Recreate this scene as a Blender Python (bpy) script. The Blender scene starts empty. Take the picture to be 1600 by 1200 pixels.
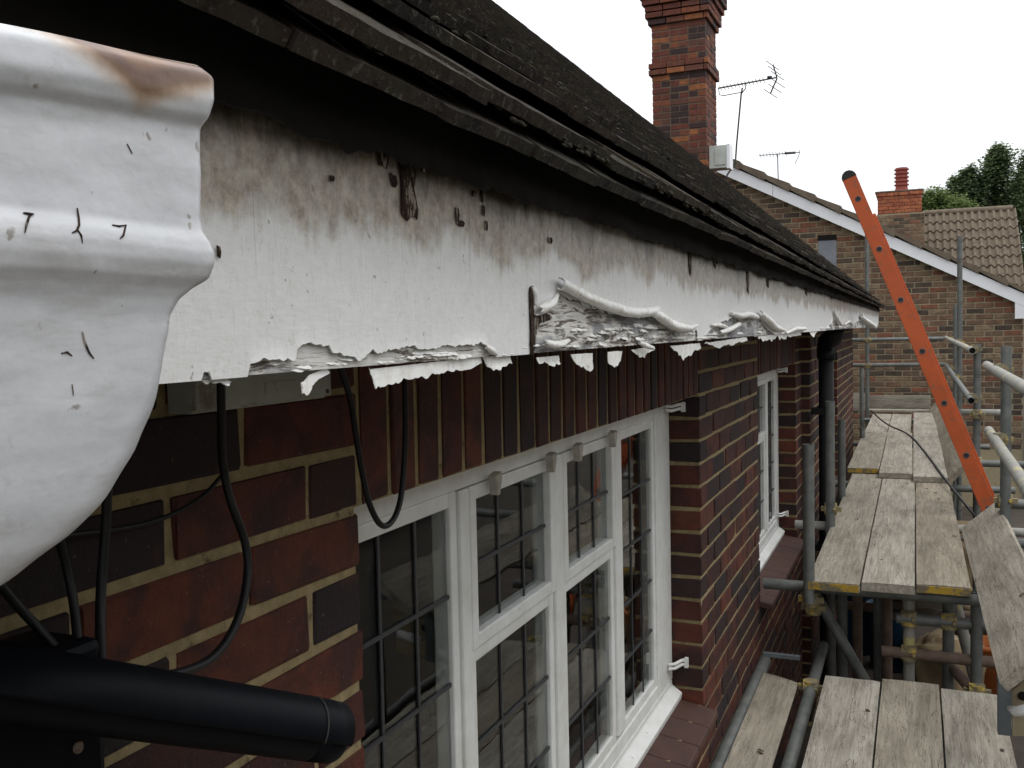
import bpy, math, random
from mathutils import Vector, Matrix, noise
random.seed(7)
SC = bpy.context.scene
COL = SC.collection
# ------------------------------------------------------------------ camera
F = 1500.0
dy = Vector((632, -95, F)).normalized()
dd = Vector((.022, 1, 0)); dd.z = -dd.dot(dy) / dy.z; dd.normalize()
du = -dd
dx = dy.cross(du)
# columns: camera axes (right, up, back) written in world coordinates
right = Vector((dx.x, dy.x, du.x)); down = Vector((dx.y, dy.y, du.y)); fwd = Vector((dx.z, dy.z, du.z))
cam_d = bpy.data.cameras.new('camera'); cam = bpy.data.objects.new('camera', cam_d); COL.objects.link(cam)
cam.matrix_world = Matrix(((right.x, -down.x, -fwd.x, 0), (right.y, -down.y, -fwd.y, 0), (right.z, -down.z, -fwd.z, 0), (0, 0, 0, 1)))
cam_d.sensor_width = 36; cam_d.lens = 36 * F / 1600
cam_d.clip_start = .01; cam_d.clip_end = 600
SC.camera = cam
# ------------------------------------------------------------------ sky, sun, exposure
SUN_EL, SUN_AZ = 62, 110          # degrees; azimuth clockwise from +Y
world = bpy.data.worlds.new('World'); SC.world = world; world.use_nodes = True
nt = world.node_tree; nt.nodes.clear()
def wn(t): return nt.nodes.new(t)
wo = wn('ShaderNodeOutputWorld'); mixs = wn('ShaderNodeMixShader'); b1 = wn('ShaderNodeBackground'); b2 = wn('ShaderNodeBackground')
sky = wn('ShaderNodeTexSky'); sky.sky_type = 'NISHITA'; sky.sun_disc = False
sky.sun_elevation = math.radians(SUN_EL); sky.sun_rotation = math.radians(SUN_AZ)
nt.links.new(sky.outputs[0], b1.inputs[0]); b1.inputs[1].default_value = .11
b2.inputs[0].default_value = (.97, .985, 1, 1); b2.inputs[1].default_value = 1.22
tc = wn('ShaderNodeTexCoord'); mp = wn('ShaderNodeMapping'); mp.inputs['Scale'].default_value = (1, 1, 3)
nz = wn('ShaderNodeTexNoise'); nz.inputs['Scale'].default_value = 2.2; nz.inputs['Detail'].default_value = 5
rp = wn('ShaderNodeValToRGB'); rp.color_ramp.elements[0].position = .36; rp.color_ramp.elements[1].position = .58
rp.color_ramp.elements[0].color = (.74, .74, .74, 1); rp.color_ramp.elements[1].color = (1, 1, 1, 1)
nt.links.new(tc.outputs['Generated'], mp.inputs[0]); nt.links.new(mp.outputs[0], nz.inputs[0]); nt.links.new(nz.outputs[0], rp.inputs[0])
nt.links.new(rp.outputs[0], mixs.inputs[0]); nt.links.new(b1.outputs[0], mixs.inputs[1]); nt.links.new(b2.outputs[0], mixs.inputs[2])
# an overcast sky is brighter overhead than at the horizon
sxyz = wn('ShaderNodeSeparateXYZ'); mr = wn('ShaderNodeMapRange'); mr.interpolation_type = 'SMOOTHSTEP'
nt.links.new(tc.outputs['Generated'], sxyz.inputs[0]); nt.links.new(sxyz.outputs[2], mr.inputs[0])
mr.inputs[1].default_value = .1; mr.inputs[2].default_value = 1; mr.inputs[3].default_value = .97; mr.inputs[4].default_value = 1.75
nt.links.new(mr.outputs[0], b2.inputs[1]); nt.links.new(mixs.outputs[0], wo.inputs[0])
sl = bpy.data.lights.new('sun', 'SUN'); sun = bpy.data.objects.new('sun', sl); COL.objects.link(sun)
sl.energy = .7; sl.angle = math.radians(25); sl.color = (1, .97, .93)
a, e = math.radians(SUN_AZ), math.radians(SUN_EL)
sd = Vector((math.sin(a) * math.cos(e), math.cos(a) * math.cos(e), math.sin(e)))
sun.rotation_euler = sd.to_track_quat('Z', 'Y').to_euler()
SC.view_settings.view_transform = 'Standard'; SC.view_settings.look = 'None'
SC.view_settings.exposure = .42; SC.view_settings.gamma = 1; SC.view_settings.use_curve_mapping = False

# ------------------------------------------------------------------ measuring helpers: photo pixel -> point on a real plane
def ray(px, py):
    c = Vector((px - 800, py - 600, F)); return Vector((c.dot(dx), c.dot(dy), c.dot(du)))
def onx(px, py, x): r = ray(px, py); return r * (x / r.x)
def ony(px, py, y): r = ray(px, py); return r * (y / r.y)
def onz(px, py, z): r = ray(px, py); return r * (z / r.z)
def project(p):
    c = dx * p.x + dy * p.y + du * p.z
    if c.z < .02: return None
    return (800 + F * c.x / c.z, 600 + F * c.y / c.z, c.z)

# ------------------------------------------------------------------ materials
def new_mat(name):
    m = bpy.data.materials.new(name); m.use_nodes = True
    return m, m.node_tree, m.node_tree.nodes['Principled BSDF']
class N:
    """tiny node-building helper"""
    def __init__(s, nt): s.nt = nt
    def n(s, t, **k):
        o = s.nt.nodes.new(t)
        for a_, v in k.items(): setattr(o, a_, v)
        return o
    def l(s, a_, b_): s.nt.links.new(a_, b_)
    def coord(s, scale=(1, 1, 1), obj=False):
        m = s.n('ShaderNodeMapping'); m.inputs['Scale'].default_value = scale
        if obj: s.l(s.n('ShaderNodeTexCoord').outputs['Object'], m.inputs[0])
        else: s.l(s.n('ShaderNodeNewGeometry').outputs['Position'], m.inputs[0])
        return m.outputs[0]
    def noise(s, co, scale, detail=6, rough=.6, dist=0):
        t = s.n('ShaderNodeTexNoise'); t.inputs['Scale'].default_value = scale; t.inputs['Detail'].default_value = detail
        t.inputs['Roughness'].default_value = rough; t.inputs['Distortion'].default_value = dist
        s.l(co, t.inputs['Vector']); return t.outputs[0]
    def ramp(s, fac, stops, const=False):
        r = s.n('ShaderNodeValToRGB'); cr = r.color_ramp
        if const: cr.interpolation = 'CONSTANT'
        while len(cr.elements) < len(stops): cr.elements.new(.5)
        for e_, (p, c) in zip(cr.elements, stops):
            e_.position = p; e_.color = (c, c, c, 1) if isinstance(c, (int, float)) else (*c, 1)
        s.l(fac, r.inputs[0]); return r.outputs[0]
    def mix(s, f, a_, b_, mode='MIX'):
        m = s.n('ShaderNodeMix', data_type='RGBA', blend_type=mode)
        for sock, v in ((m.inputs[0], f), (m.inputs[6], a_), (m.inputs[7], b_)):
            if isinstance(v, (int, float)): sock.default_value = v if sock == m.inputs[0] else (v, v, v, 1)
            elif isinstance(v, tuple): sock.default_value = (*v, 1)
            else: s.l(v, sock)
        return m.outputs[2]
    def math(s, op, a_, b_=0.0, c_=0.0):
        m = s.n('ShaderNodeMath', operation=op)
        for i, v in enumerate((a_, b_, c_)):
            if isinstance(v, (int, float)): m.inputs[i].default_value = v
            else: s.l(v, m.inputs[i])
        return m.outputs[0]
    def rand(s):
        g = s.n('ShaderNodeNewGeometry'); o = s.n('ShaderNodeObjectInfo')
        return s.math('FRACT', s.math('ADD', g.outputs['Random Per Island'], s.math('MULTIPLY', o.outputs['Random'], 7.31)))
    def bump(s, h, bsdf, strength, dist=.005):
        b = s.n('ShaderNodeBump'); b.inputs['Strength'].default_value = strength; b.inputs['Distance'].default_value = dist
        s.l(h, b.inputs['Height']); s.l(b.outputs[0], bsdf.inputs['Normal'])
def simple(name, c1, c2, scale=20, rough=.8, bump=.3, bdist=.003, stretch=(1, 1, 1), obj=False, spec=.3, metal=0, spots=None, spot_scale=8, spot_pos=(.58, .66), detail=8):
    m, t, b = new_mat(name); k = N(t)
    co = k.coord(stretch, obj); n1 = k.noise(co, scale, detail, .65)
    col = k.mix(k.ramp(n1, [(.32, 0.), (.68, 1.)]), c1, c2)
    if spots:
        n2 = k.noise(co, spot_scale, 8, .7)
        col = k.mix(k.ramp(n2, [(spot_pos[0], 0.), (spot_pos[1], 1.)]), col, spots)
    k.l(col, b.inputs['Base Color']); b.inputs['Roughness'].default_value = rough
    b.inputs['Specular IOR Level'].default_value = spec; b.inputs['Metallic'].default_value = metal
    if bump: k.bump(n1, b, bump, bdist)
    return m
def brick_mat(name, pal, soot=(.03, .02, .02), tint=.35, patch=.0, bumps=.6, noise_scale=35, core=11, core_amt=.62, warm=(.13, .04, .018)):
    m, t, b = new_mat(name); k = N(t); co = k.coord()
    stops = [(i / len(pal), c) for i, c in enumerate(pal)]
    col = k.ramp(k.rand(), stops, True)
    n1 = k.noise(co, noise_scale, 8, .7); n2 = k.noise(co, 9, 5, .6)
    col = k.mix(k.ramp(n1, [(.35, tint), (.6, 0.)]), col, soot)
    n5 = k.noise(co, core, 3, .55, .8)
    col = k.mix(k.ramp(n5, [(.44, 0.), (.60, core_amt)]), col, soot)
    col = k.mix(k.ramp(n2, [(.3, .30), (.42, 0.)]), col, warm)
    n4 = k.noise(co, 170, 3, .7)
    col = k.mix(k.ramp(n4, [(.66, 0.), (.74, .22)]), col, (.5, .42, .34))
    k.l(col, b.inputs['Base Color']); b.inputs['Roughness'].default_value = .82; b.inputs['Specular IOR Level'].default_value = .25
    n3 = k.noise(co, 140, 5, .7); k.bump(k.math('ADD', n3, k.math('MULTIPLY', n1, .8)), b, bumps, .0035)
    return m
MAT = {}
MAT['brick'] = brick_mat('dark red brick', [(.088, .023, .014), (.066, .019, .013), (.030, .015, .014), (.115, .032, .017), (.076, .021, .014), (.040, .015, .012), (.024, .014, .015), (.096, .027, .015), (.050, .015, .010)], soot=(.017, .013, .014))
MAT['mortar'] = simple('tan mortar', (.31, .245, .13), (.20, .155, .078), 60, .95, .9, .004, spots=(.10, .075, .04), spot_scale=38, spot_pos=(.58, .68))
MAT['brick_gable'] = brick_mat('mixed stock brick', [(.21, .145, .092), (.185, .115, .074), (.078, .060, .047), (.21, .125, .08), (.24, .175, .11), (.10, .074, .056), (.24, .10, .06), (.15, .098, .068), (.21, .145, .092)], core_amt=.35, tint=.4, warm=(.20, .11, .06), noise_scale=18)
MAT['mortar_gable'] = simple('buff mortar', (.34, .285, .19), (.26, .215, .14), 30, .95, .3)
MAT['brick_chimney'] = brick_mat('chimney brick', [(.16, .046, .028), (.13, .040, .026), (.042, .025, .025), (.20, .066, .032), (.145, .045, .028), (.115, .05, .036), (.050, .028, .026), (.30, .11, .042), (.15, .056, .034), (.14, .042, .028)], core_amt=.3, tint=.3, noise_scale=22)
MAT['mortar_chimney'] = simple('weathered mortar', (.17, .13, .09), (.10, .07, .055), 20, .95, .3)
MAT['brick_orange'] = brick_mat('orange brick', [(.36, .11, .05), (.31, .09, .045), (.38, .13, .06)], soot=(.14, .05, .03), noise_scale=8)
def roof_mat():
    m, t, b = new_mat('mossy clay tile'); k = N(t); co = k.coord()
    n1 = k.noise(co, 38, 8, .75); n2 = k.noise(co, 11, 6, .65); n3 = k.noise(co, 120, 4, .7)
    col = k.ramp(k.rand(), [(0, (.030, .023, .019)), (.3, (.050, .036, .027)), (.6, (.020, .017, .014)), (1, (.042, .034, .028))])
    col = k.mix(k.ramp(n1, [(.40, .65), (.50, 0.)]), col, (.007, .006, .005))
    col = k.mix(k.ramp(n2, [(.50, 0.), (.62, .7)]), col, (.040, .038, .020))
    col = k.mix(k.ramp(n3, [(.56, 0.), (.66, .75)]), col, (.13, .12, .10))
    k.l(col, b.inputs['Base Color']); b.inputs['Roughness'].default_value = .95; b.inputs['Specular IOR Level'].default_value = .15
    k.bump(k.math('ADD', n1, k.math('MULTIPLY', n3, .4)), b, 1, .007); return m
MAT['roof_tile'] = roof_mat()
MAT['moss'] = simple('moss', (.020, .018, .011), (.036, .031, .019), 90, 1, .8, .004)
MAT['pantile'] = simple('brown pantile', (.095, .072, .052), (.16, .125, .09), 6, .9, .4, .004)
MAT['verge_tile'] = simple('brown concrete tile', (.10, .075, .055), (.17, .135, .10), 8, .9, .4, .004)
MAT['felt_shade'] = simple('black roofing felt', (.002, .002, .002), (.0045, .004, .004), 30, .85, .8, .004)  # roof deck felt, and the strip standing for shade under the tiles
MAT['dark'] = simple('dark interior', (.008, .007, .007), (.012, .011, .010), 3, .95, 0)
MAT['curtain'] = simple('room curtain', (.018, .016, .015), (.009, .008, .008), 2, .9, 0, stretch=(1, 6, .3))
MAT['white_gloss'] = simple('white window paint', (.68, .69, .68), (.55, .55, .52), 12, .45, .25, .0015, spots=(.36, .33, .27), spot_scale=40, spot_pos=(.64, .72))
MAT['upvc'] = simple('white plastic', (.80, .81, .83), (.72, .73, .76), 4, .35, 0)
MAT['lead'] = simple('lead came', (.05, .052, .055), (.03, .03, .032), 60, .5, .3, .001)
MAT['tile_sill'] = simple('brown quarry tile', (.075, .036, .027), (.05, .026, .022), 14, .6, .3, .002, spots=(.05, .03, .028), spot_scale=9)
MAT['cable'] = simple('black cable', (.004, .004, .005), (.009, .009, .009), 40, .5, .1)
MAT['black_plastic'] = simple('black camera plastic', (.0022, .0028, .0045), (.004, .005, .007), 15, .5, .08, .001, spec=.10)
MAT['black_pipe'] = simple('black pipe', (.003, .003, .0045), (.006, .006, .008), 12, .7, .2)
MAT['grey_plastic'] = simple('grey box plastic', (.50, .52, .48), (.38, .40, .36), 9, .6, .1)
MAT['box_plastic'] = simple('off white plastic', (.36, .37, .32), (.27, .27, .23), 18, .5, .1, spots=(.2, .17, .12), spot_scale=20)
MAT['orange'] = simple('orange fibreglass', (.46, .088, .022), (.36, .075, .024), 9, .55, .15, .001, spots=(.24, .085, .045), spot_scale=24, spot_pos=(.56, .68))
MAT['rubber'] = simple('black rubber', (.015, .014, .014), (.03, .028, .027), 20, .7, .2)
MAT['tube'] = simple('galvanised tube', (.085, .095, .09), (.17, .175, .165), 14, .55, .4, .001, metal=.25, spots=(.12, .08, .045), spot_scale=11, spot_pos=(.60, .70))
MAT['tube_pale'] = simple('splashed tube', (.30, .29, .26), (.19, .19, .175), 22, .7, .4, .001, spots=(.42, .36, .16), spot_scale=7, spot_pos=(.57, .62))
MAT['tube_rust'] = simple('rusty tube', (.10, .065, .05), (.17, .12, .09), 18, .8, .5, .001, spots=(.22, .2, .18), spot_scale=6)
MAT['coupler'] = simple('coupler', (.14, .125, .10), (.26, .21, .10), 25, .7, .5, .001, spots=(.42, .30, .06), spot_scale=16, spot_pos=(.52, .6))
MAT['yellow'] = simple('chipped yellow paint', (.38, .24, .025), (.28, .19, .03), 30, .7, .3, .001, spots=(.13, .11, .075), spot_scale=13, spot_pos=(.50, .56))
MAT['ground'] = simple('dusty brown ground', (.036, .029, .023), (.062, .050, .039), 2.5, 1, .8, .02, spots=(.05, .05, .03), spot_scale=.6)
MAT['sack'] = simple('sand coloured sack', (.20, .15, .085), (.13, .095, .055), 8, .9, .8, .01, spots=(.30, .25, .17), spot_scale=6)
MAT['orange_plastic'] = simple('orange plastic', (.30, .085, .015), (.22, .06, .012), 10, .6, .1)
MAT['blue_plastic'] = simple('blue plastic', (.022, .07, .13), (.012, .04, .08), 10, .5, .1)
MAT['leaf'] = simple('leaf green', (.085, .125, .055), (.15, .195, .095), .9, .8, 0, spots=(.045, .07, .035), spot_scale=.7)
MAT['leaf_light'] = simple('light leaf', (.16, .21, .07), (.11, .16, .055), 1.5, .8, 0)
for nm_ in ('leaf', 'leaf_light'):                # light also passes through leaves
    k_ = N(MAT[nm_].node_tree); b_ = MAT[nm_].node_tree.nodes['Principled BSDF']; tr_ = k_.n('ShaderNodeBsdfTranslucent'); mx_ = k_.n('ShaderNodeMixShader'); mx_.inputs[0].default_value = .45
    k_.l(b_.inputs['Base Color'].links[0].from_socket, tr_.inputs[0]); k_.l(b_.outputs[0], mx_.inputs[1]); k_.l(tr_.outputs[0], mx_.inputs[2]); k_.l(mx_.outputs[0], MAT[nm_].node_tree.nodes['Material Output'].inputs[0])
MAT['bark'] = simple('bark', (.08, .065, .05), (.13, .11, .09), 6, .95, .6, .01)
MAT['metal_grey'] = simple('dull grey metal', (.14, .16, .17), (.09, .10, .11), 14, .5, .2, metal=.4)
MAT['cloth'] = simple('white cloth', (.62, .63, .62), (.5, .5, .5), 20, .9, .3)
MAT['aerial'] = simple('aerial metal', (.05, .05, .055), (.09, .09, .095), 10, .5, 0, metal=.4)
MAT['patch_panel'] = simple('painted panel', (.24, .255, .28), (.15, .16, .185), 4, .8, .3, spots=(.18, .19, .22), spot_scale=5)
MAT['pot'] = simple('terracotta pot', (.27, .065, .045), (.20, .05, .04), 12, .8, .3)
MAT['rot'] = simple('rotten timber', (.055, .028, .016), (.018, .011, .009), 60, .95, 1, .004, stretch=(1, 1.5, .5), spots=(.34, .30, .25), spot_scale=85, spot_pos=(.53, .58))
MAT['putty'] = simple('grey putty', (.42, .40, .35), (.28, .26, .22), 30, .8, .5, .002)

def wood_mat():
    m, t, b = new_mat('weathered board'); k = N(t)
    tcn = k.n('ShaderNodeTexCoord'); oi = k.n('ShaderNodeObjectInfo')
    add = k.n('ShaderNodeVectorMath', operation='ADD'); k.l(tcn.outputs['Object'], add.inputs[0])
    cmb = k.n('ShaderNodeCombineXYZ'); k.l(k.math('MULTIPLY', oi.outputs['Random'], 40), cmb.inputs[1]); k.l(k.math('MULTIPLY', oi.outputs['Random'], 3), cmb.inputs[0]); k.l(cmb.outputs[0], add.inputs[1])
    mpn = k.n('ShaderNodeMapping'); mpn.inputs['Scale'].default_value = (30, 1.6, 30); k.l(add.outputs[0], mpn.inputs[0])
    grain = k.noise(mpn.outputs[0], 2.2, 10, .7, .6)
    mp2 = k.n('ShaderNodeMapping'); mp2.inputs['Scale'].default_value = (9, 2.2, 9); k.l(add.outputs[0], mp2.inputs[0])
    blot = k.noise(mp2.outputs[0], 1.0, 6, .65)
    cracks = k.noise(mpn.outputs[0], .8, 4, .8, 1.5)
    tintn = k.ramp(oi.outputs['Random'], [(0, (.32, .29, .235)), (.35, (.41, .38, .32)), (.7, (.28, .24, .18)), (1, (.42, .395, .34))])
    col = k.mix(k.ramp(grain, [(.35, .55), (.62, 0.)]), tintn, (.12, .098, .072))
    col = k.mix(k.ramp(blot, [(.45, 0.), (.72, .6)]), col, (.085, .068, .05))
    col = k.mix(k.ramp(blot, [(.30, .55), (.42, 0.)]), col, (.38, .35, .30))
    col = k.mix(k.ramp(cracks, [(.485, 0.), (.5, .8), (.515, 0.)]), col, (.04, .03, .022))
    k.l(col, b.inputs['Base Color']); b.inputs['Roughness'].default_value = .92; b.inputs['Specular IOR Level'].default_value = .15
    k.bump(k.math('ADD', grain, k.math('MULTIPLY', cracks, .5)), b, .5, .003)
    return m
MAT['board'] = wood_mat()

def film_mat():
    """old white paint; streaky grime from under the tiles, plus overhang shade painted along the top"""
    m, t, b = new_mat('old white paint'); k = N(t)
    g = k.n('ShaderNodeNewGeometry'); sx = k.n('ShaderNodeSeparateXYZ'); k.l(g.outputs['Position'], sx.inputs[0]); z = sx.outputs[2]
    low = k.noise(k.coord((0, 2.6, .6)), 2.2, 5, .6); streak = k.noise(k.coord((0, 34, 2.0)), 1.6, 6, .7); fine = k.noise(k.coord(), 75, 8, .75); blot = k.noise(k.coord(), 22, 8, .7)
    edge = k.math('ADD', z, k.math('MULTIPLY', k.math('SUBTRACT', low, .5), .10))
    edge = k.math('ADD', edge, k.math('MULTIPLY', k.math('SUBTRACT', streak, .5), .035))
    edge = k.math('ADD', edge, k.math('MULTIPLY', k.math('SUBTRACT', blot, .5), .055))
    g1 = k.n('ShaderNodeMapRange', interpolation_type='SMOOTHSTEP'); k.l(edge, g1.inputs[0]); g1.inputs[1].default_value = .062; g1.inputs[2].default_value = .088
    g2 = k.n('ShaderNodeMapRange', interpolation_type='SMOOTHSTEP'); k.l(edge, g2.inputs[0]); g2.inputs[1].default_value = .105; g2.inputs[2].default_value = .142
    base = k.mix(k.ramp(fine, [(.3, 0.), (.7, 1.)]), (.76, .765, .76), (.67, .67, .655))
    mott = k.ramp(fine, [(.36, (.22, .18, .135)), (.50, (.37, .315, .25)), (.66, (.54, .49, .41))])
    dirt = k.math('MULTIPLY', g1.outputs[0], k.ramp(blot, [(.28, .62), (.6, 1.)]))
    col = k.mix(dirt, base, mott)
    col = k.mix(k.math('MULTIPLY', g2.outputs[0], .93), col, (.035, .027, .018))  # near-black top edge: mould and the tile overhang's shade in the colour
    drip = k.noise(k.coord((0, 75, 1.1)), 1.7, 4, .7); dz = k.n('ShaderNodeMapRange'); k.l(z, dz.inputs[0]); dz.inputs[1].default_value = .03; dz.inputs[2].default_value = .085
    col = k.mix(k.math('MULTIPLY', k.ramp(drip, [(.60, 0.), (.68, .55)]), dz.outputs[0]), col, (.20, .14, .085))
    crk = k.noise(k.coord((1, 6, 1.2)), 9, 5, .7, 1.2); col = k.mix(k.ramp(crk, [(.492, 0.), (.4985, .5), (.505, 0.)]), col, (.33, .29, .24))
    sp = k.noise(k.coord((1, 1, 1)), 120, 2, .5); col = k.mix(k.ramp(sp, [(.70, 0.), (.745, .65)]), col, (.22, .19, .15))
    pk = k.noise(k.coord((1, .8, .5)), 2.7, 3, .5); col = k.mix(k.ramp(pk, [(.6, 0.), (.8, .35)]), col, (.62, .50, .50))
    k.l(col, b.inputs['Base Color']); b.inputs['Roughness'].default_value = .48; b.inputs['Specular IOR Level'].default_value = .3
    k.bump(k.math('ADD', k.math('MULTIPLY', fine, .5), k.noise(k.coord((1, .3, 1)), 260, 3, .6)), b, .28, .0012)
    return m
MAT['film'] = film_mat()
def bare_mat():
    m, t, b = new_mat('cracked primer'); k = N(t)
    co = k.coord((1, .11, 1)); n1 = k.noise(co, 120, 6, .7, .7); n2 = k.noise(k.coord((1, .35, 1)), 14, 5, .6)
    col = k.ramp(n1, [(.40, (.10, .08, .065)), (.445, (.34, .31, .28)), (.475, (.66, .65, .62)), (.7, (.56, .56, .54))])
    grey = k.ramp(n1, [(.35, (.10, .095, .095)), (.6, (.32, .32, .335))])
    col = k.mix(k.ramp(n2, [(.48, 0.), (.54, .95)]), col, grey)
    k.l(col, b.inputs['Base Color']); b.inputs['Roughness'].default_value = .85
    k.bump(n1, b, .9, .003); return m
MAT['bare'] = bare_mat()
def curl_mat():
    m, t, b = new_mat('curled paint'); k = N(t)
    n1 = k.noise(k.coord(), 60, 6, .7); n2 = k.noise(k.coord(), 170, 3, .6)
    col = k.mix(k.ramp(n1, [(.45, 0.), (.75, 1.)]), (.78, .78, .76), (.58, .55, .48))
    col = k.mix(k.ramp(n2, [(.64, 0.), (.70, .8)]), col, (.16, .12, .09))
    k.l(col, b.inputs['Base Color']); b.inputs['Roughness'].default_value = .5; k.bump(n1, b, .3, .002); return m
MAT['curl'] = curl_mat()
def hopper_mat():
    m, t, b = new_mat('gloss painted cast iron'); k = N(t)
    g = k.n('ShaderNodeNewGeometry'); sx = k.n('ShaderNodeSeparateXYZ'); k.l(g.outputs['Position'], sx.inputs[0]); z = sx.outputs[2]
    n1 = k.noise(k.coord((1, .6, 1.6)), 45, 8, .65); n2 = k.noise(k.coord(), 16, 5, .6); n3 = k.noise(k.coord(), 130, 3, .5); n5 = k.noise(k.coord((1, .25, 1.2)), 90, 6, .7)
    col = k.mix(k.ramp(n1, [(.35, 0.), (.7, 1.)]), (.60, .61, .635), (.46, .47, .49))
    col = k.mix(k.ramp(n5, [(.52, 0.), (.70, .5)]), col, (.36, .35, .33))
    n6 = k.noise(k.coord((1, 1, 1)), 28, 8, .75); col = k.mix(k.ramp(n6, [(.60, 0.), (.70, .5)]), col, (.26, .24, .21))
    # rust run on the rim
    ry = k.math('SUBTRACT', sx.outputs[1], .226); ry = k.math('DIVIDE', k.math('ABSOLUTE', ry), .034)
    h = k.math('SUBTRACT', z, k.math('ADD', .0665, k.math('MULTIPLY', ry, .012)))
    h = k.math('ADD', h, k.math('MULTIPLY', k.math('SUBTRACT', n2, .5), .022))
    r1 = k.n('ShaderNodeMapRange', interpolation_type='SMOOTHSTEP'); k.l(h, r1.inputs[0]); r1.inputs[1].default_value = 0; r1.inputs[2].default_value = .009
    rustc = k.ramp(k.math('ADD', h, k.math('MULTIPLY', n1, .006)), [(.0, (.60, .52, .36)), (.008, (.34, .19, .07)), (.0135, (.06, .025, .018)), (.019, (.20, .10, .05))])
    col = k.mix(k.math('MULTIPLY', r1.outputs[0], .95), col, rustc)
    # chipped dirt specks and patchy darker bands below the beads
    col = k.mix(k.ramp(n3, [(.69, 0.), (.73, .8)]), col, (.22, .19, .16))
    for zc, w_, s_ in ((.022, .006, .55), (.068, .005, .22)):
        dz = k.math('ABSOLUTE', k.math('SUBTRACT', z, zc)); mr = k.n('ShaderNodeMapRange', interpolation_type='SMOOTHSTEP'); k.l(dz, mr.inputs[0]); mr.inputs[1].default_value = w_; mr.inputs[2].default_value = 0.; 
        f = k.math('MULTIPLY', mr.outputs[0], k.math('MULTIPLY', k.ramp(n2, [(.4, .1), (.65, 1.)]), s_))
        col = k.mix(f, col, (.22, .20, .17))
    k.l(col, b.inputs['Base Color']); b.inputs['Roughness'].default_value = .36; b.inputs['Specular IOR Level'].default_value = .45
    k.bump(k.math('ADD', k.math('MULTIPLY', n3, .5), k.math('MULTIPLY', n2, 1.2)), b, .22, .0028); return m
MAT['hopper'] = hopper_mat()
def glass_mat():
    m, t, b = new_mat('window glass'); k = N(t)
    b.inputs['Base Color'].default_value = (.8, .84, .82, 1); b.inputs['Roughness'].default_value = .0
    b.inputs['Transmission Weight'].default_value = 1; b.inputs['IOR'].default_value = 1.33
    k.bump(k.noise(k.coord(), 5, 2, .5), b, .035, .01); return m
MAT['glass'] = glass_mat()

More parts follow.
